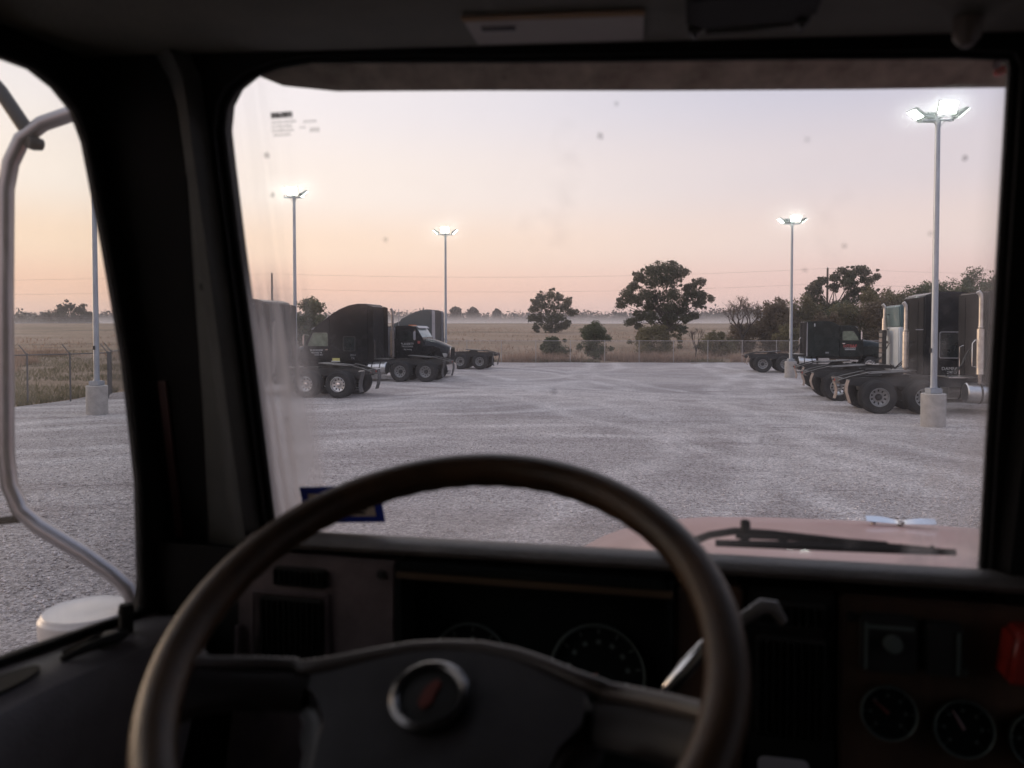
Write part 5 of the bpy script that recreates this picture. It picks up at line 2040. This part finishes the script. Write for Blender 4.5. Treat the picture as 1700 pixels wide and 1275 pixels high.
mb = MB()
secs = []
for v_, w_ in LINE:
    low, hi = [], []
    for k in range(25):
        uu = -0.80 + k / 24 * (2 * CX + 1.60)
        ww = w_ + sag(uu)
        low.append((uu, v_, ww))
        hi.append((uu, v_, ww + 0.05))
    secs.append(low + hi[::-1])
mb.loft(secs)
hl_ = cb(mb, "headliner", M_HEADL, ang=60)


def head_pt(u, v_):
    """underside of the lining just behind the windshield"""
    for (a_, za), (b_, zb) in zip(LINE, LINE[1:]):
        if b_ <= v_ <= a_:
            return Vector((u, v_, zb + (za - zb) * (v_ - b_) / (a_ - b_) + sag(u)))


def on_lining(mb_, quad, off, th=0.002):
    A = [mb_.bm.verts.new(head_pt(u, v_) + Vector((0, -0.3, -1)).normalized() * off) for u, v_ in quad]
    B = [mb_.bm.verts.new(head_pt(u, v_) + Vector((0, -0.3, -1)).normalized() * (off - th)) for u, v_ in quad]
    mb_.face(A)
    mb_.face(B[::-1])
    for i in range(4):
        mb_.face([A[i], A[(i + 1) % 4], B[(i + 1) % 4], B[i]])


mb = MB()
on_lining(mb, ((-0.229, 0.829), (-0.223, 0.745), (-0.046, 0.745), (-0.052, 0.829)), 0.003)
cb(mb, "warning_label", M_LABEL, hl_)
mb = MB()
on_lining(mb, ((-0.2235, 0.756), (-0.223, 0.7445), (-0.046, 0.7445), (-0.0465, 0.756)), 0.0045)
cb(mb, "label_band", M_ORANGE, hl_)
mb = MB()
on_lining(mb, ((-0.212, 0.785), (-0.211, 0.775), (-0.176, 0.775), (-0.177, 0.785)), 0.0045)
cb(mb, "label_print", M_INK, hl_)
mb = MB()
p0 = head_pt(0.050, 0.75)
mb.box(p0.x - 0.058, p0.x + 0.058, 0.70, 0.775, p0.z - 0.010, p0.z + 0.02, 0.005)
cb(mb, "map_lamp", M_TRIM, hl_)
mb = MB()
mb.box(p0.x - 0.056, p0.x - 0.044, 0.765, 0.785, p0.z - 0.016, p0.z - 0.002, 0.004)
mb.box(p0.x + 0.040, p0.x + 0.052, 0.765, 0.785, p0.z - 0.016, p0.z - 0.002, 0.004)
mb.tube([(p0.x - 0.04, 0.779, p0.z - 0.009), (p0.x, 0.780, p0.z - 0.010), (p0.x + 0.04, 0.779, p0.z - 0.008)], 0.003, 6)
cb(mb, "lamp_clip", M_PGREY, hl_)
mb = MB()
q0 = head_pt(0.243, 0.80)
mb.lathe([(0.010, 0.02), (0.013, 0.0), (0.012, -0.018), (0.006, -0.026), (0.001, -0.027)], q0, (0.05, 0.1, 1), 14)
cb(mb, "visor_knob", mat("knob_plastic", (0.12, 0.10, 0.09), 0.5), hl_)
mb = MB()
mb.box(-0.80, 2 * CX + 0.80, -0.74, -0.70, -1.4, 0.62)
cb(mb, "rear_wall", M_HEADL)
mb = MB()
mb.box(-0.80, 2 * CX + 0.80, -0.72, 1.05, -1.44, -1.40)
cb(mb, "cab_floor", M_TRIM)
mb = MB()
rfn = lambda p, q, d: Vector((2 * CX - DU + d, p, q))
ring_in_plane(mb, DOPEN, (-0.85, 1.06, -1.35, 0.62), rfn, 0.0, 0.014)
pd_ = cb(mb, "door", M_TRIM)
mb = MB()
mb.prism(offset_poly(DOPEN, 0.012), lambda p, q, d: (2 * CX - DU + d, p, q), 0.007, 0.0075)
cb(mb, "window_glass", M_SG, pd_)

# sun visor outside, above the glass
VL = [(-0.556, 0.918, 0.330), (-0.517, 0.927, 0.314), (-0.449, 0.943, 0.307), (-0.267, 0.985, 0.308), (-0.04, 1.038, 0.308), (0.20, 1.095, 0.310), (0.40, 1.139, 0.312), (0.56, 1.12, 0.312), (0.80, 1.04, 0.309), (1.2, 0.95, 0.31), (1.32, 0.92, 0.33)]
mb = MB()
secs = []
for a_, b_, c_ in VL:
    secs.append([(a_, b_, c_), (a_, b_ - 0.05, c_ + 0.03), (a_, b_ - 0.13 if b_ > 0.93 else b_ - 0.06, c_ + 0.085), (a_, b_ - 0.125 if b_ > 0.93 else b_ - 0.055, c_ + 0.092), (a_, b_ - 0.045, c_ + 0.037), (a_, b_ + 0.003, c_ + 0.006)])
mb.loft(secs)
vis = cb(mb, "sun_visor", M_VISOR, ang=60)
mb = MB()
mb.lathe([(0.012, 0), (0.012, 0.010), (0.006, 0.016)], (0.375, 1.118, 0.336), (0, -0.6, -0.5), 12)
cb(mb, "marker_light", M_REDL, vis)
mb = MB()
mb.tube([(0.372, 1.118, 0.334), (0.368, 1.10, 0.33), (0.36, 1.05, 0.35)], 0.005, 6)
mb.tube([(-0.06, 1.02, 0.325), (-0.062, 0.98, 0.345)], 0.006, 6)
cb(mb, "visor_stay", M_INK, vis)

# dashboard
DF = 0.925
mb = MB()
prof = [(1.06, -0.31), (0.985, -0.281), (0.962, -0.2795), (0.950, -0.282), (0.944, -0.288), (0.947, -0.295), (0.970, -0.302), (1.06, -0.33)]
mb.loft([[(u, b_, c_ + 0.008 * math.sin((u + 0.7) * 1.2)) for b_, c_ in prof] for u in (-0.59, -0.45, -0.3, 0.0, 0.3, 0.6, 0.9, 1.2, 1.49)])
dash = cb(mb, "dashboard", M_DASHT, ang=50)
mb = MB()
mb.prism([(0.945, -0.300), (0.942, -0.45), (0.90, -0.62), (0.88, -1.0), (1.05, -1.0), (1.06, -0.32)], YZ, -0.602, -0.372, 0.004)
cb(mb, "side_panel", M_DASHP, dash)
mb = MB()
mb.prism([(0.955, -0.300), (0.952, -0.45), (0.91, -0.62), (0.89, -1.0), (1.05, -1.0), (1.06, -0.32)], YZ, -0.735, -0.603)
cb(mb, "end_panel", M_TRIM, dash)
mb = MB()
mb.prism([(0.946, -0.302), (0.943, -0.45), (0.90, -0.62), (0.88, -1.0), (1.05, -1.0), (1.06, -0.32)], YZ, -0.018, 0.06, 0.004)
mb.prism([(0.946, -0.302), (0.943, -0.45), (0.90, -0.62), (0.88, -1.0), (1.05, -1.0), (1.06, -0.32)], YZ, 0.165, 1.49, 0.004)
cb(mb, "wood_panel", M_DASHW, dash)
mb = MB()
mb.prism([(0.950, -0.302), (0.947, -0.45), (0.905, -0.62), (0.885, -1.0), (1.05, -1.0), (1.06, -0.32)], YZ, 0.062, 0.163, 0.004)
cb(mb, "vent_panel", M_TRIM, dash)
mb = MB()
mb.box(-0.370, -0.020, 0.985, 0.995, -0.60, -0.30)
mb.box(-0.370, -0.362, 0.935, 0.985, -0.60, -0.30)
mb.box(-0.028, -0.020, 0.935, 0.985, -0.60, -0.30)
mb.box(-0.362, -0.028, 0.930, 0.985, -0.309, -0.298, 0.003)
mb.box(-0.362, -0.028, 0.91, 0.985, -0.62, -0.50, 0.003)
cb(mb, "instrument_cluster", M_GAUGE, dash)
mb = MB()
mb.box(-0.366, -0.020, 0.9275, 0.932, -0.316, -0.308, 0.001)
cb(mb, "brow_strip", mat("brow_brown_strip", (0.07, 0.045, 0.025), 0.4), dash)


def gauge(u, v_, w_, r, name="gauge", marks=11, needle=200):
    b = MB()
    b.lathe([(r, 0.0), (r * 1.06, 0.004), (r * 1.06, 0.010), (r * 0.98, 0.010), (r * 0.97, 0.003), (0.001, 0.002)], (u, v_, w_), (0, -1, 0.12), 32)
    cb(b, name, M_GAUGE, dash)
    b = MB()
    b.lathe([(r * 0.985, 0.0102), (r * 1.03, 0.0125), (r * 1.06, 0.0102)], (u, v_, w_), (0, -1, 0.12), 32, True)
    for k in range(marks):
        an = R(225 - 270 * k / (marks - 1))
        c, s = math.cos(an), math.sin(an)
        for a0, a1, hw in ((0.82, 0.93, 0.02), (0.60, 0.70, 0.055)):
            pts4 = [(a0 * c - hw * s, a0 * s + hw * c), (a0 * c + hw * s, a0 * s - hw * c), (a1 * c + hw * s, a1 * s - hw * c), (a1 * c - hw * s, a1 * s + hw * c)]
            vs_ = [b.bm.verts.new((u + x * r, v_ - 0.0045 + y * r * 0.12, w_ + y * r)) for x, y in pts4]
            b.face(vs_)
    cb(b, name + "_markings", M_GMARK, dash)["kind"] = "stuff"
    b = MB()
    an = R(needle)
    b.tube([(u, v_ - 0.007, w_), (u + math.cos(an) * r * 0.75, v_ - 0.007 + 0.1 * math.sin(an) * r, w_ + math.sin(an) * r * 0.75)], [0.0022, 0.0008], 5)
    cb(b, name + "_needle", M_BADGE, dash)


gauge(-0.114, 0.982, -0.434, 0.058, "speedometer")
gauge(-0.280, 0.982, -0.440, 0.052, "tachometer", 9, 210)
gauge(0.215, 0.938, -0.427, 0.028, "gauge", 7, 140)
gauge(0.291, 0.938, -0.436, 0.029, "gauge", 7, 120)
gauge(0.365, 0.938, -0.440, 0.029, "gauge", 7, 120)
gauge(0.250, 0.925, -0.520, 0.028, "gauge", 7, 150)


def vent(u0, u1, w0, w1, v_, n, horizontal=False):
    b = MB()
    b.prism(rrect(u0, u1, w0, w1, 0.006), lambda p, q, d: (p, v_ - d, q), -0.004, 0.003, 0.001)
    o = cb(b, "vent", M_HOLE, dash)
    b = MB()
    for k in range(n):
        if horizontal:
            w_ = w0 + (w1 - w0) * (k + 0.5) / n
            b.box(u0 + 0.004, u1 - 0.004, v_ - 0.008, v_ - 0.003, w_ - 0.0012, w_ + 0.0012)
        else:
            u_ = u0 + (u1 - u0) * (k + 0.5) / n
            b.box(u_ - 0.0012, u_ + 0.0012, v_ - 0.008, v_ - 0.003, w0 + 0.004, w1 - 0.004)
    cb(b, "vent_slats", M_TRIM, dash)["kind"] = "stuff"


vent(-0.545, -0.468, -0.343, -0.316, 0.943, 10)
vent(-0.563, -0.472, -0.475, -0.356, 0.940, 11)
vent(0.074, 0.152, -0.345, -0.316, 0.948, 9)
vent(0.074, 0.152, -0.475, -0.356, 0.945, 10)
mb = MB()
mb.tube([(-0.574, 0.936, -0.50), (-0.574, 0.939, -0.352), (-0.468, 0.940, -0.350), (-0.466, 0.937, -0.45)], 0.003, 6)
mb.tube([(-0.60, 0.935, -0.50), (-0.597, 0.938, -0.40)], 0.004, 6)
cb(mb, "vent_frame", M_DASHP, dash)
for p_ in ((-0.392, 0.9445, -0.318), (0.178, 0.9455, -0.326)):
    mb = MB()
    mb.lathe([(0.006, 0), (0.006, 0.003), (0.001, 0.0032)], p_, (0, -1, 0), 12)
    cb(mb, "dash_screw", M_HOLE, dash)
mb = MB()
mb.box(0.186, 0.243, 0.925, 0.945, -0.380, -0.318, 0.003)
mb.box(0.250, 0.288, 0.925, 0.945, -0.378, -0.322, 0.003)
cb(mb, "switch_panel", M_HOLE, dash)
mb = MB()
mb.lathe([(0.010, 0), (0.009, 0.012), (0.001, 0.013)], (0.216, 0.926, -0.345), (0, -1, 0.1), 16)
cb(mb, "switch_knob", M_GMARK, dash)
mb = MB()
mb.box(0.188, 0.191, 0.922, 0.926, -0.376, -0.324)
mb.box(0.190, 0.238, 0.9225, 0.926, -0.330, -0.326)
mb.box(0.281, 0.284, 0.922, 0.926, -0.374, -0.328)
cb(mb, "switch_trim", M_GMARK, dash)["kind"] = "stuff"
mb = MB()
mb.lathe([(0.004, 0), (0.004, 0.006), (0.001, 0.007)], (0.292, 0.94, -0.376), (0, -1, 0.1), 10)
cb(mb, "switch_knob", M_GMARK, dash)
mb = MB()
mb.prism([(0.322, -0.373), (0.330, -0.316), (0.392, -0.316), (0.398, -0.373)], lambda p, q, d: (p, 0.944 - d, q), 0.0, 0.04, 0.006, 3)
mb.lathe([(0.012, 0), (0.012, 0.02)], (0.36, 0.95, -0.345), (0, -1, 0), 14)
cb(mb, "brake_valve_knob", M_REDK, dash)
mb = MB()
mb.prism(rrect(0.075, 0.130, -0.54, -0.482, 0.008), lambda p, q, d: (p, 0.915 - d, q), 0.0, 0.004, 0.001)
cb(mb, "data_plate", M_GREYP, dash)

# steering column, stalks and wheel
WC = Vector((-0.1908, 0.5816, -0.2455))
an_, bn_ = Vector((1, 0, 0)), Vector((0, 0.883, 0.469))
nn_ = Vector((0, -0.469, 0.883))
wpt = lambda a, b, o: WC + an_ * a + bn_ * b + nn_ * o
mb = MB()
mb.tube([wpt(0, 0, -0.055), wpt(0, 0.0, -0.12), wpt(0, 0, -0.30), wpt(0, 0, -0.55)], [0.05, 0.06, 0.055, 0.05], 18)
colm = cb(mb, "steering_column", M_TRIM)
mb = MB()
mb.tube([(-0.028, 0.815, -0.376), (-0.022, 0.816, -0.370), (-0.005, 0.820, -0.350), (0.017, 0.825, -0.325), (0.035, 0.829, -0.310)], [0.003, 0.008, 0.0095, 0.008, 0.006], 12)
cb(mb, "turn_signal_lever", M_CHROME, colm)
mb = MB()
mb.tube([(0.030, 0.828, -0.314), (0.056, 0.834, -0.296), (0.072, 0.838, -0.285), (0.082, 0.840, -0.286), (0.093, 0.842, -0.302)], [0.005, 0.007, 0.008, 0.008, 0.005], 10)
cb(mb, "lever_tip", M_DASHT, colm)
mb = MB()
n = 96
secs = []
for i in range(n):
    th = 2 * math.pi * i / n
    c, s = math.cos(th), math.sin(th)
    ring = []
    for j in range(16):
        ph = 2 * math.pi * j / 16
        # finger grips on the underside
        g_ = 1.0 - (0.05 * (0.5 + 0.5 * math.cos(th * 48)) if 9 <= j <= 15 else 0)
        rr = 0.2168 + 0.0165 * math.cos(ph) * g_
        ring.append(wpt(rr * c, rr * s, 0.0175 * math.sin(ph) * g_))
    secs.append(ring)
rows = [[mb.bm.verts.new(p) for p in s] for s in secs]
for i in range(n):
    for j in range(16):
        mb.face([rows[i][j], rows[i][(j + 1) % 16], rows[(i + 1) % n][(j + 1) % 16], rows[(i + 1) % n][j]])
bmesh.ops.recalc_face_normals(mb.bm, faces=mb.bm.faces[:])
swh = cb(mb, "steering_wheel", M_WHEEL, ang=60)
# hub pad
top = [(-0.130, -0.004), (-0.105, 0.003), (-0.07, 0.016), (-0.04, 0.026), (-0.011, 0.031), (0.02, 0.033), (0.048, 0.030), (0.075, 0.023), (0.1, 0.014), (0.125, 0.007)]
pad = top + [(0.128, -0.02), (0.126, -0.040), (0.112, -0.060), (0.104, -0.09), (0.095, -0.13), (0.06, -0.14), (0.0, -0.142), (-0.06, -0.14), (-0.088, -0.12), (-0.094, -0.093), (-0.100, -0.06), (-0.112, -0.046), (-0.128, -0.034)]
mb = MB()
dish = lambda p, q, d: wpt(p, q, d + 0.010 * math.cos(min(1, abs(p) / 0.13) * 1.4) * (1 if d > -0.05 else 0))
mb.prism(pad, dish, -0.085, -0.040, 0.016, 5, 30)
cb(mb, "hub_pad", M_PAD, swh, 50)
for sd, y0 in ((-1, 0.0), (1, 0.004)):
    mb = MB()
    secs = []
    for k in range(8):
        t = k / 7
        a = sd * (0.118 + 0.093 * t)
        o = -0.048 + 0.046 * t ** 1.6
        fl_ = 0.016 * max(0, (t - 0.62) / 0.38) ** 2
        b0, b1 = -0.036 - fl_ * 1.6, y0 - 0.003 * (1 - t) + fl_ * 1.6
        th_ = 0.010 + 0.003 * t
        b0, b1 = b0 - 0.046 * t ** 1.6, b1 - 0.046 * t ** 1.6
        secs.append([wpt(a, b0, o - th_), wpt(a, b0 - 0.003, o - th_ * 0.3), wpt(a, b0 + 0.004, o + 0.004), wpt(a, (b0 + b1) / 2, o + 0.007), wpt(a, b1 - 0.004, o + 0.004), wpt(a, b1 + 0.003, o - th_ * 0.3), wpt(a, b1, o - th_)])
    mb.loft(secs)
    cb(mb, "spoke", mat("spoke_vinyl", (0.016, 0.013, 0.012), 0.5, var=0.2, scale=9, bump=0.08, bscale=350, spec=0.2), swh, 60)
for sd in (-1, 1):
    mb = MB()
    secs = []
    for k in range(8):
        t = k / 7
        a = sd * (0.075 + 0.058 * t ** 0.8)
        b = -0.095 - 0.082 * t
        o = -0.044 + 0.042 * t ** 1.5
        w_ = 0.021 + 0.006 * t ** 2
        secs.append([wpt(a - w_, b, o - 0.012), wpt(a - w_ - 0.003, b, o - 0.002), wpt(a - w_ * .5, b, o + 0.008), wpt(a + w_ * .5, b, o + 0.008), wpt(a + w_ + 0.003, b, o - 0.002), wpt(a + w_, b, o - 0.012)])
    mb.loft(secs)
    cb(mb, "spoke", M_PAD, swh, 60)
mb = MB()
lip = []
for t in (1.0, 0.8, 0.6, 0.4, 0.2):
    lip.append(wpt(-(0.118 + 0.093 * t), 0.0 - 0.046 * t ** 1.6, -0.045 + 0.046 * t ** 1.6))
lip += [wpt(a_, b_ - 0.003, -0.043) for a_, b_ in top]
for t in (0.1, 0.3, 0.5, 0.7, 0.85, 1.0):
    lip.append(wpt(0.118 + 0.093 * t, 0.004 - 0.046 * t ** 1.6, -0.045 + 0.046 * t ** 1.6))
mb.tube(lip, [0.008] + [0.0055] * 4 + [0.0075] * (len(lip) - 6) + [0.008], 12)
cb(mb, "pad_lip", mat("pad_lip_highlight", (0.050, 0.040, 0.036), 0.42, var=0.2, scale=12, bump=0.1, bscale=350), swh, 60)  # lip paler than the pad: edge highlight put into its colour
EM = (-0.007, -0.028)
mb = MB()
mb.lathe([(0.0315, -0.002), (0.0315, 0.003), (0.027, 0.006), (0.0235, 0.003), (0.0230, -0.002)], wpt(EM[0], EM[1], -0.030), nn_, 36, True)
cb(mb, "horn_ring", mat("satin_ring", (0.10, 0.10, 0.105), 0.22, 0.9), swh)
mb = MB()
mb.lathe([(0.0229, -0.003), (0.0226, 0.002), (0.012, 0.0035), (0.001, 0.004)], wpt(EM[0], EM[1], -0.031), nn_, 30)
cb(mb, "horn_button", M_HOLE, swh)
mb = MB()
lg = [(-0.006, -0.010), (0.0, -0.014), (0.005, -0.008), (0.006, 0.002), (0.008, 0.010), (0.003, 0.014), (-0.002, 0.008), (-0.005, 0.0)]
mb.prism([(EM[0] + a, EM[1] + b) for a, b in lg], lambda p, q, d: wpt(p, q, -0.028 + d), 0.0, 0.0025, 0.0006)
cb(mb, "badge", M_BADGE, swh)

# hood, ornament, wiper
secs = []
for v_, w_, hw in ((1.06, -0.357, 0.66), (1.16, -0.350, 0.665), (1.3, -0.350, 0.67), (1.45, -0.360, 0.68), (1.6, -0.375, 0.685), (1.74, -0.392, 0.685), (1.9, -0.422, 0.68), (2.1, -0.480, 0.67), (2.35, -0.575, 0.64), (2.55, -0.70, 0.60), (2.65, -0.86, 0.56)):
    sec = []
    for k in range(25):
        q = (k / 12) - 1
        du = math.copysign(min(1, abs(q) ** 0.8), q) * hw
        x = abs(du) / 0.4
        dz = float(np.interp(abs(du), (0, 0.2, 0.36, 0.45, 0.52, 0.58, 0.64, 0.70), (0, 0.003, 0.010, 0.025, 0.042, 0.064, 0.10, 0.16)))
        e_ = abs(q)
        if e_ > 0.95:
            dz += 0.20 * ((e_ - 0.95) / 0.05) ** 2
        sec.append((CX + du, v_, w_ - dz - 0.012))
    sec += [(CX + hw, v_, w_ - 0.75), (CX - hw, v_, w_ - 0.75)]
    secs.append(sec)
mb = MB()
mb.loft(secs)
hood = cb(mb, "hood", M_HOOD, ang=50)
mb = MB()
for sd in (-1, 1):
    sec = []
    for k in range(6):
        t = k / 5
        h = 0.004 + 0.006 * math.sin(t * math.pi * 0.75)
        x = 0.418 + sd * 0.066 * t
        z = -0.398 + 0.003 * t
        sec.append([(x, 1.728, z), (x, 1.740, z + h), (x, 1.755, z), (x, 1.740, z - 0.004)])
    mb.loft(sec)
cb(mb, "hood_ornament", M_CHROME, hood)
mb = MB()
mb.lathe([(0.006, 0.0), (0.006, 0.010), (0.002, 0.014)], (0.418, 1.738, -0.404), (0, 0, 1), 12)
mb.lathe([(0.005, 0.0), (0.005, 0.010), (0.002, 0.012)], (0.366, 1.735, -0.408), (0, 0, 1), 10)
cb(mb, "ornament_boss", M_CREAM, hood)
mb = MB()
mb.prism([(1.0, -0.315), (1.10, -0.350), (1.10, -0.40), (1.0, -0.40)], YZ, -0.74, 2 * CX + 0.74)
cb(mb, "cowl", M_HOOD)
mb = MB()
wp_ = lambda u, t, o: ws(u, t - 0.016, -0.034 - o)
mb.tube([wp_(-0.03, -0.02, 0.02), wp_(0.023, 0.022, 0.02), wp_(0.055, 0.034, 0.02), wp_(0.10, 0.036, 0.016), wp_(0.19, 0.034, 0.008), wp_(0.235, 0.036, 0.004)], [0.006, 0.005, 0.005, 0.005, 0.0045, 0.004], 8)
mb.lathe([(0.0065, -0.006), (0.0065, 0.008), (0.004, 0.011)], wp_(0.068, 0.042, 0.02), (0, 0.2, 1), 10)
wip = cb(mb, "wiper", M_TRIM)
mb = MB()
mb.tube([wp_(0.03, 0.021, 0.0), wp_(0.15, 0.027, 0.0), wp_(0.25, 0.030, 0.0), wp_(0.310, 0.031, 0.0)], [0.005, 0.0065, 0.006, 0.0045], 6)
for u in (0.06, 0.105, 0.15, 0.165, 0.205, 0.24, 0.275):
    mb.tube([wp_(u, 0.026, 0.0), wp_(u + 0.012, 0.036, 0.004)], 0.0035, 5)
mb.tube([wp_(0.055, 0.034, 0.006), wp_(0.16, 0.037, 0.006), wp_(0.27, 0.034, 0.003), wp_(0.295, 0.032, 0.001)], 0.003, 5)
cb(mb, "wiper_blade", M_TRIM, wip)

# mirror bracket and air cleaner outside the door
br = [(-0.86, 1.155, 0.385), (-0.95, 1.152, 0.382), (-1.026, 1.149, 0.373), (-1.086, 1.135, 0.352), (-1.120, 1.126, 0.325), (-1.140, 1.122, 0.285), (-1.149, 1.120, 0.24), (-1.154, 1.119, 0.049), (-1.157, 1.118, -0.212), (-1.153, 1.120, -0.27), (-1.135, 1.124, -0.315),
      (-1.105, 1.131, -0.342), (-1.028, 1.148, -0.390), (-0.985, 1.158, -0.422), (-0.955, 1.166, -0.450), (-0.935, 1.172, -0.50), (-0.93, 1.174, -0.60)]
mb = MB()
mb.tube(br, 0.0135, 12)
brk = cb(mb, "mirror_bracket", mat("dull_bracket_chrome", (0.34, 0.32, 0.33), 0.34, 0.9, var=0.2, scale=10, dust=0.15), ang=70)
mb = MB()
mb.tube([(-1.20, 1.115, 0.455), (-1.156, 1.119, 0.408), (-1.115, 1.128, 0.345), (-1.098, 1.131, 0.318)], [0.012, 0.012, 0.012, 0.010], 10)
mb.lathe([(0.010, -0.012), (0.012, 0), (0.010, 0.012)], (-1.099, 1.131, 0.318), (0.3, 1, 0), 12)
cb(mb, "bracket_strut", M_GREASE, brk)
mb = MB()
mb.lathe([(0.022, -0.012), (0.024, 0), (0.022, 0.012)], (-1.195, 1.108, -0.335), (1, 0.2, 0), 14)
mb.tube([(-1.195, 1.108, -0.335), (-1.13, 1.125, -0.328)], 0.007, 8)
cb(mb, "mirror_clamp", M_TRIM, brk)
mb = MB()
mb.box(-1.45, -1.20, 1.06, 1.10, -0.36, 0.30, 0.02)
cb(mb, "mirror", M_FRAME, brk)
AC = (-1.024, 1.149, -0.49)
mb = MB()
mb.lathe([(0.060, -0.62), (0.068, -0.60), (0.068, -0.045), (0.073, -0.04), (0.076, -0.03), (0.076, -0.006), (0.072, 0.0)], AC, (0, 0, 1), 40)
acl = cb(mb, "air_cleaner", M_CREAM, ang=30)
mb = MB()
mb.lathe([(0.0715, 0.0005), (0.069, 0.004), (0.062, 0.002), (0.03, 0.004), (0.001, 0.0045)], AC, (0, 0, 1), 40)
cb(mb, "air_cleaner_lid", M_CREAM, acl, 60)

# ------------------------------------------------------------------ morning haze and the mist lying on the field


def volume_box(name, x0, x1, y0, y1, z0, z1, density, col, aniso=0.2):
    m = bpy.data.materials.new(name + "_air")
    m.use_nodes = True
    nt = m.node_tree
    for n_ in list(nt.nodes):
        nt.nodes.remove(n_)
    pv = nt.nodes.new("ShaderNodeVolumePrincipled")
    pv.inputs["Color"].default_value = (*col, 1)
    pv.inputs["Density"].default_value = density
    pv.inputs["Anisotropy"].default_value = aniso
    o = nt.nodes.new("ShaderNodeOutputMaterial")
    nt.links.new(pv.outputs[0], o.inputs["Volume"])
    b = MB()
    b.box(x0, x1, y0, y1, z0, z1)
    ob = b.build(name, m)
    ob["kind"] = "stuff"
    return ob


volume_box("haze", -700, 700, -70, 1060, -1.6, 36, 0.00045, (0.95, 0.93, 0.93))
# the mist thins with height: closed layers nested one inside the next
for k, (top_, dens) in enumerate(((5.4, 0.0040), (6.2, 0.0026), (7.0, 0.0022), (7.9, 0.0018), (8.7, 0.0010), (9.6, 0.0005))):
    volume_box("ground_mist", -610 + 3 * k, 430 - 3 * k, 258 + 2.5 * k, 432 - 1.5 * k, 1.2 + 0.05 * k, top_, dens, (0.98, 0.92, 0.90))
